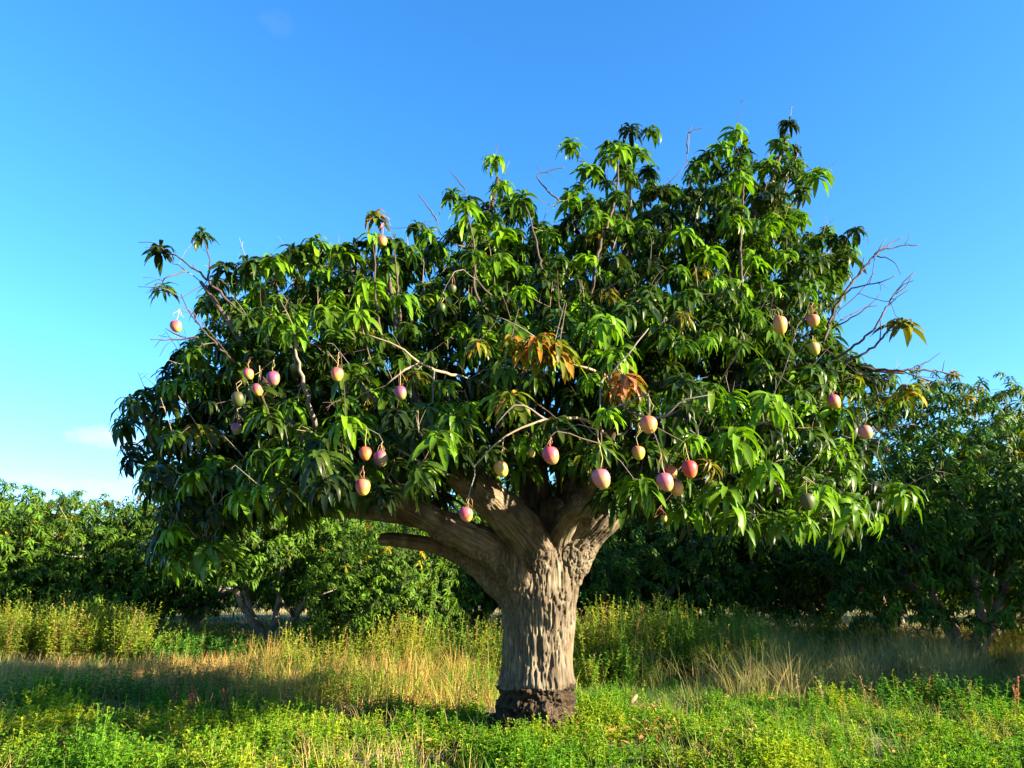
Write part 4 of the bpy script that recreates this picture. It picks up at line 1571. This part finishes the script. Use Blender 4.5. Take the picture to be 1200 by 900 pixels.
NT = 2200
x, y, az_, k_ = tufts(NT, 15, 0.07, 8.0, 16.6, p_straw)
px_ = pxof(x, y)
th_ = rng.uniform(0.45, 1.25, NT)[k_]
hs = np.where(px_ < 290, rng.uniform(0.08, 0.36, len(x)), np.where(px_ > 600, rng.uniform(0.1, 0.5, len(x)), rng.uniform(0.10, 0.60, len(x)))) * (0.55 + 0.9 * n2(x, y, 1.1, 79)) * th_
gold = np.clip(rng.uniform(size=NT)[k_] + 0.15 * rng.normal(size=len(x)), 0, 1)
cs = mixc_((0.30, 0.175, 0.045), (0.50, 0.34, 0.12), gold)
gm = rng.uniform(size=NT) < 0.5
gmask = gm[k_] & (rng.uniform(size=len(x)) < np.where(px_ < 290, 0.3, 0.9))
cs[gmask] = mixc_((0.12, 0.21, 0.02), (0.30, 0.31, 0.04), gold[gmask])
bmask = (rng.uniform(size=NT) < 0.10)[k_]
cs[bmask] = mixc_((0.20, 0.12, 0.05), (0.30, 0.18, 0.08), gold[bmask])
st1 = blades(x, y, hs, np.abs(rng.normal(size=len(x))) * 0.55 + 0.05, rng.uniform(0.003, 0.0065, len(x)), az_, cs * 0.9, 3, cs * 1.05)
stuff("dry_grass", [st1], M_GRASS, "dry golden grass left of and behind the big trunk", "grass")


# 4. tall weeds: bushy green bank at left, yellow green bank right of the trunk
def bank(n, y0, y1, pa, pb, h0, h1, nleaf, ll, lw, ca, cb, seed, lean=0.42):
    def xl(x, y):
        wx_, wy_ = warp_(x, y, seed + 50)
        q = pxof(x + (wx_ - x) * 0.45, y)
        edge = smooth(wy_, y0 + 0.2, y0 + 1.2)
        return edge * smooth(q, pa - 12, pa + 12) * (1 - smooth(q, pb - 12, pb + 12)) * np.clip(0.05 + 3.0 * (n2(x, y, 1.2, seed) - 0.36), 0.03, 1)
    x, y = scatter(n, y0, y1, 0.6, None, xl)
    h_ = (h0 * 0.35 + (h1 * 1.12 - h0 * 0.35) * rng.beta(2.2, 2.0, len(x))) * (0.42 + 1.1 * n2(x, y, 1.5, seed + 1))
    cc = mixc_(ca, cb, smooth(n2(x, y, 1.0, seed + 2) + 0.14 * rng.normal(size=len(x)), 0.35, 0.68)) * 1.15
    dead_ = rng.uniform(size=len(x)) < 0.10
    cc[dead_] = np.array((0.26, 0.16, 0.07))
    return leafy(x, y, h_, nleaf, ll, lw, cc, cc * 0.8 + np.array((0.03, 0.02, 0.0)), lean, 0.22)


tw = [bank(1100, 15.8, 18.6, -60, 610, 0.4, 0.8, 16, 0.09, 0.022, (0.05, 0.13, 0.016), (0.16, 0.20, 0.02), 171),
      bank(700, 16.0, 18.6, 640, 1240, 0.3, 0.65, 16, 0.09, 0.022, (0.05, 0.12, 0.016), (0.15, 0.19, 0.02), 175),
      bank(1500, 13.6, 16.2, -40, 182, 0.75, 1.15, 24, 0.085, 0.020, (0.07, 0.15, 0.016), (0.20, 0.22, 0.02), 81),
      bank(900, 13.2, 15.4, 175, 345, 0.28, 0.5, 20, 0.085, 0.022, (0.05, 0.15, 0.02), (0.13, 0.20, 0.02), 84),
      bank(1450, 11.5, 15.2, 330, 650, 0.35, 0.85, 18, 0.08, 0.018, (0.08, 0.16, 0.018), (0.24, 0.24, 0.03), 87),
      bank(2300, 10.9, 14.2, 668, 890, 0.5, 1.0, 26, 0.085, 0.017, (0.07, 0.15, 0.016), (0.27, 0.26, 0.03), 90),
      bank(900, 13.6, 16.4, 860, 1040, 0.6, 0.95, 22, 0.085, 0.020, (0.05, 0.13, 0.018), (0.11, 0.17, 0.02), 93),
      bank(700, 14.4, 16.6, 1030, 1230, 0.4, 0.75, 18, 0.08, 0.018, (0.10, 0.14, 0.016), (0.28, 0.22, 0.03), 96),
      bank(420, 9.2, 11.0, 330, 590, 0.2, 0.42, 18, 0.06, 0.014, (0.07, 0.16, 0.016), (0.2, 0.24, 0.02), 99),
      bank(500, 10.2, 12.2, 690, 800, 0.35, 0.7, 20, 0.07, 0.016, (0.05, 0.14, 0.016), (0.13, 0.2, 0.02), 102),
      bank(260, 9.2, 11.5, 190, 330, 0.2, 0.5, 18, 0.05, 0.012, (0.10, 0.10, 0.05), (0.16, 0.15, 0.06), 105),
      bank(330, 8.0, 9.6, -20, 290, 0.2, 0.42, 18, 0.062, 0.018, (0.035, 0.12, 0.016), (0.06, 0.15, 0.016), 108),
      bank(450, 8.2, 9.8, 1000, 1240, 0.2, 0.42, 16, 0.062, 0.018, (0.05, 0.15, 0.016), (0.10, 0.2, 0.016), 111)]
stuff("tall_weeds", tw, M_WEED, "tall leafy weeds banked in front of the orchard trees", "weeds")


# 5. tall wispy grey green grass at right
def p_wisp(x0, y0):
    x, y = warp_(x0, y0, 150)
    px = pxof(x, y)
    return np.clip(smooth(px, 780, 900) * smooth(y, 9.8, 10.8) * (1 - smooth(y, 13.8, 14.6)), 0, 1) * np.clip(3.0 * (n2(x0, y0, 1.2, 120) - 0.36), 0.05, 1)


NW = 1800
x, y, az_, k_ = tufts(NW, 14, 0.08, 9.6, 14.6, p_wisp)
cw = mixc_((0.11, 0.16, 0.045), (0.34, 0.26, 0.12), smooth(n2(x, y, 0.8, 121) + 0.2 * rng.normal(size=NW)[k_], 0.42, 0.78))
wsp = blades(x, y, rng.uniform(0.15, 0.9, len(x)) * (0.5 + 0.9 * n2(x, y, 1.1, 122)) * rng.uniform(0.6, 1.15, NW)[k_], np.abs(rng.normal(size=len(x))) * 0.75 + 0.05, rng.uniform(0.0025, 0.005, len(x)), az_, cw, 3, cw * 1.1 + np.array((0.03, 0.02, 0.0)))
stuff("wispy_grass", [wsp], M_GRASS, "tall wispy grey green grass in shade at the right", "grass")

# 6. far grass between the orchard rows
x, y = scatter(30000, 15.5, 44, 1.0, None, lambda x, y: 0.4 + n2(x, y, 0.4, 130))
cf = mixc_((0.10, 0.16, 0.03), (0.36, 0.28, 0.10), smooth(n2(x, y, 0.3, 131), 0.4, 0.65))
fg = blades(x, y, rng.uniform(0.08, 0.28, len(x)), rng.uniform(0.1, 0.7, len(x)), np.full(len(x), 0.009), rng.uniform(0, 6.28, len(x)), cf, 2)
stuff("orchard_grass", [fg], M_GRASS, "grass growing between the rows of orchard trees behind", "grass")

# 7. dry fallen leaves on and in the weeds
def litter(n, x, y, zoff):
    s_V, s_F, s_C = [], [], []
    for i in range(n):
        ln = random.uniform(0.05, 0.12)
        v_ = leaf_template(ln, ln * 0.16, random.uniform(0, 6.28), R(random.uniform(-5, 45)), R(random.uniform(-60, 20)), random.uniform(-1, 1), 5, 0.5, 0.2)
        s_V.append(v_ + np.array((x[i], y[i], gz1(x[i], y[i]) + zoff[i])))
        s_F.append(leaf_quads(5) + i * 15)
        c = np.array(random.choice(((0.34, 0.15, 0.06), (0.28, 0.13, 0.05), (0.20, 0.09, 0.04), (0.4, 0.22, 0.09)))) * random.uniform(0.7, 1.15)
        s_C.append(np.broadcast_to(c, (15, 3)))
    return np.concatenate(s_V), np.concatenate(s_F), np.concatenate(s_C)


nl_ = 360
lx = np.concatenate([rng.normal(TB.x + 0.5, 0.6, 160), rng.uniform(-4.2, 4.5, 80), rng.normal(-2.0, 1.0, 120)])
ly = np.concatenate([rng.normal(7.6, 0.35, 160), rng.uniform(6.2, 9.6, 80), rng.normal(8.3, 0.8, 120)])
tag(stuff("fallen_leaves", [litter(nl_, lx, ly, rng.uniform(0.02, 0.15, nl_))], M_GRASS, "dry brown fallen leaves caught in the weeds round the trunk", "leaves"), kind="stuff")


# ------------------------------------------------------------------ single weeds and the dead wood
def seed_weed(px, py, Yd, h, c_stem, c_head, label, nst=3, lean=0.1, red=False):
    p = P(px, py, Yd)
    x, y = float(p[0]), Yd
    e = empty("seed_weed", (x, y, gz1(x, y)))
    tag(e, label, "weed", "weeds gone to seed")
    s_, hd = Soup(), Soup()
    for k in range(nst):
        a_ = random.uniform(0, 6.28)
        hh_ = h * random.uniform(0.75, 1.05)
        tip = np.array((math.cos(a_) * lean * hh_ * (k > 0) + lean * 0.5 * hh_ * red, math.sin(a_) * lean * hh_ * (k > 0), hh_))
        q = np.array([(0.01 * k, 0, 0), tip * 0.5 + (0.01, 0.005, 0), tip])
        s_.add(*tube(q, [0.005, 0.004, 0.0025], 5), c_stem)
        for j in range(46):
            f = random.uniform(0.58, 1.03)
            b0 = q[1] + (tip - q[1]) * (f - 0.5) * 2 if f > 0.5 else tip * f
            d = rng.normal(size=3)
            d[2] = abs(d[2]) * 0.7
            d /= np.linalg.norm(d)
            l_ = random.uniform(0.010, 0.026)
            sd = np.cross(d, rng.normal(size=3)); sd /= np.linalg.norm(sd)
            V_ = np.array([b0, b0 + d * l_ * 0.6 + sd * l_ * 0.35, b0 + d * l_ * 1.2, b0 + d * l_ * 0.6 - sd * l_ * 0.35])
            hd.add(V_, np.array([(0, 1, 2, 3)]), np.array(c_head) * random.uniform(0.7, 1.25))
    for j in range(7):
        a_ = random.uniform(0, 6.28)
        z_ = random.uniform(0.05, 0.5) * h
        v_ = leaf_template(0.09, 0.012, a_, 0.6, -0.5, 0, 5, 0.3) + np.array((0, 0, z_))
        s_.add(v_, leaf_quads(5), (0.09, 0.16, 0.03))
    obj("stem", s_.mesh("stem", M_GRASS), e)
    tag(obj("seed_head", hd.mesh("seed_head", M_GRASS, False), e), kind="stuff")


RB = (0.13, 0.06, 0.04)
seed_weed(199, 850, 7.9, 0.46, (0.16, 0.10, 0.06), RB, "brown seed weed, leftmost of three in the left foreground shade")
seed_weed(222, 858, 7.8, 0.40, (0.16, 0.10, 0.06), RB, "brown seed weed, middle of three in the left foreground shade")
seed_weed(258, 852, 7.9, 0.50, (0.16, 0.10, 0.06), RB, "brown seed weed, rightmost of three in the left foreground shade")
seed_weed(935, 815, 9.0, 0.42, (0.24, 0.19, 0.09), (0.30, 0.24, 0.14), "pale seed stalk at the edge of the shade right of the trunk", 2, 0.06)
seed_weed(963, 818, 9.0, 0.34, (0.26, 0.20, 0.09), (0.32, 0.26, 0.14), "shorter pale seed stalk beside the tall one right of the trunk", 2, 0.25)
seed_weed(1188, 840, 8.2, 0.55, (0.26, 0.15, 0.06), (0.30, 0.11, 0.06), "reddish seed weed leaning at the photo's right edge", 3, 0.45, True)
seed_weed(338, 840, 8.4, 0.34, (0.22, 0.15, 0.07), (0.40, 0.24, 0.12), "tan seed weed in the lit weeds left of the trunk", 3, 0.2)

lp = P(738, 806, 9.2)
lx_, ly_ = float(lp[0]), 9.2
log = empty("dead_stump", (lx_, ly_, gz1(lx_, ly_)))
tag(log, "small rotten stump with dry leaves in the grass right of the trunk", "stump")
w = np.array([(-0.22, 0.02, 0.06), (-0.10, 0.0, 0.10), (0.04, -0.02, 0.12), (0.18, 0.01, 0.09), (0.30, 0.03, 0.05)])
w = w * 0.75
V_, F_ = tube(w, [0.03, 0.045, 0.05, 0.045, 0.03], 14)
V_ = V_ + (vnoise(V_ * 22, 9)[:, None] - 0.5) * 0.05
s_ = Soup(); s_.add(V_, F_, (0.07, 0.042, 0.028))
obj("log", s_.mesh("log", M_TWIG), log)
w = np.array([(0.0, 0, 0.08), (0.02, -0.01, 0.15), (0.07, -0.02, 0.20)])
V_, F_ = tube(w, [0.04, 0.03, 0.02], 10)
V_ = V_ + (vnoise(V_ * 30, 8)[:, None] - 0.5) * 0.04
s_ = Soup(); s_.add(V_, F_, (0.20, 0.15, 0.09))
obj("broken_stub", s_.mesh("broken_stub", M_TWIG), log)
for k in range(9):
    ln = random.uniform(0.10, 0.17)
    v_ = leaf_template(ln, ln * 0.17, random.uniform(0, 6.28), R(30), R(-50), random.uniform(-0.8, 0.8), 5, 0.5, 0.2)
    s_ = Soup(); s_.add(v_, leaf_quads(5), np.array((0.46, 0.20, 0.10)) * random.uniform(0.7, 1.1))
    obj("dry_leaf", s_.mesh("dry_leaf", M_GRASS), log, (random.uniform(-0.32, 0.38), random.uniform(-0.15, 0.0), random.uniform(0.06, 0.13)))
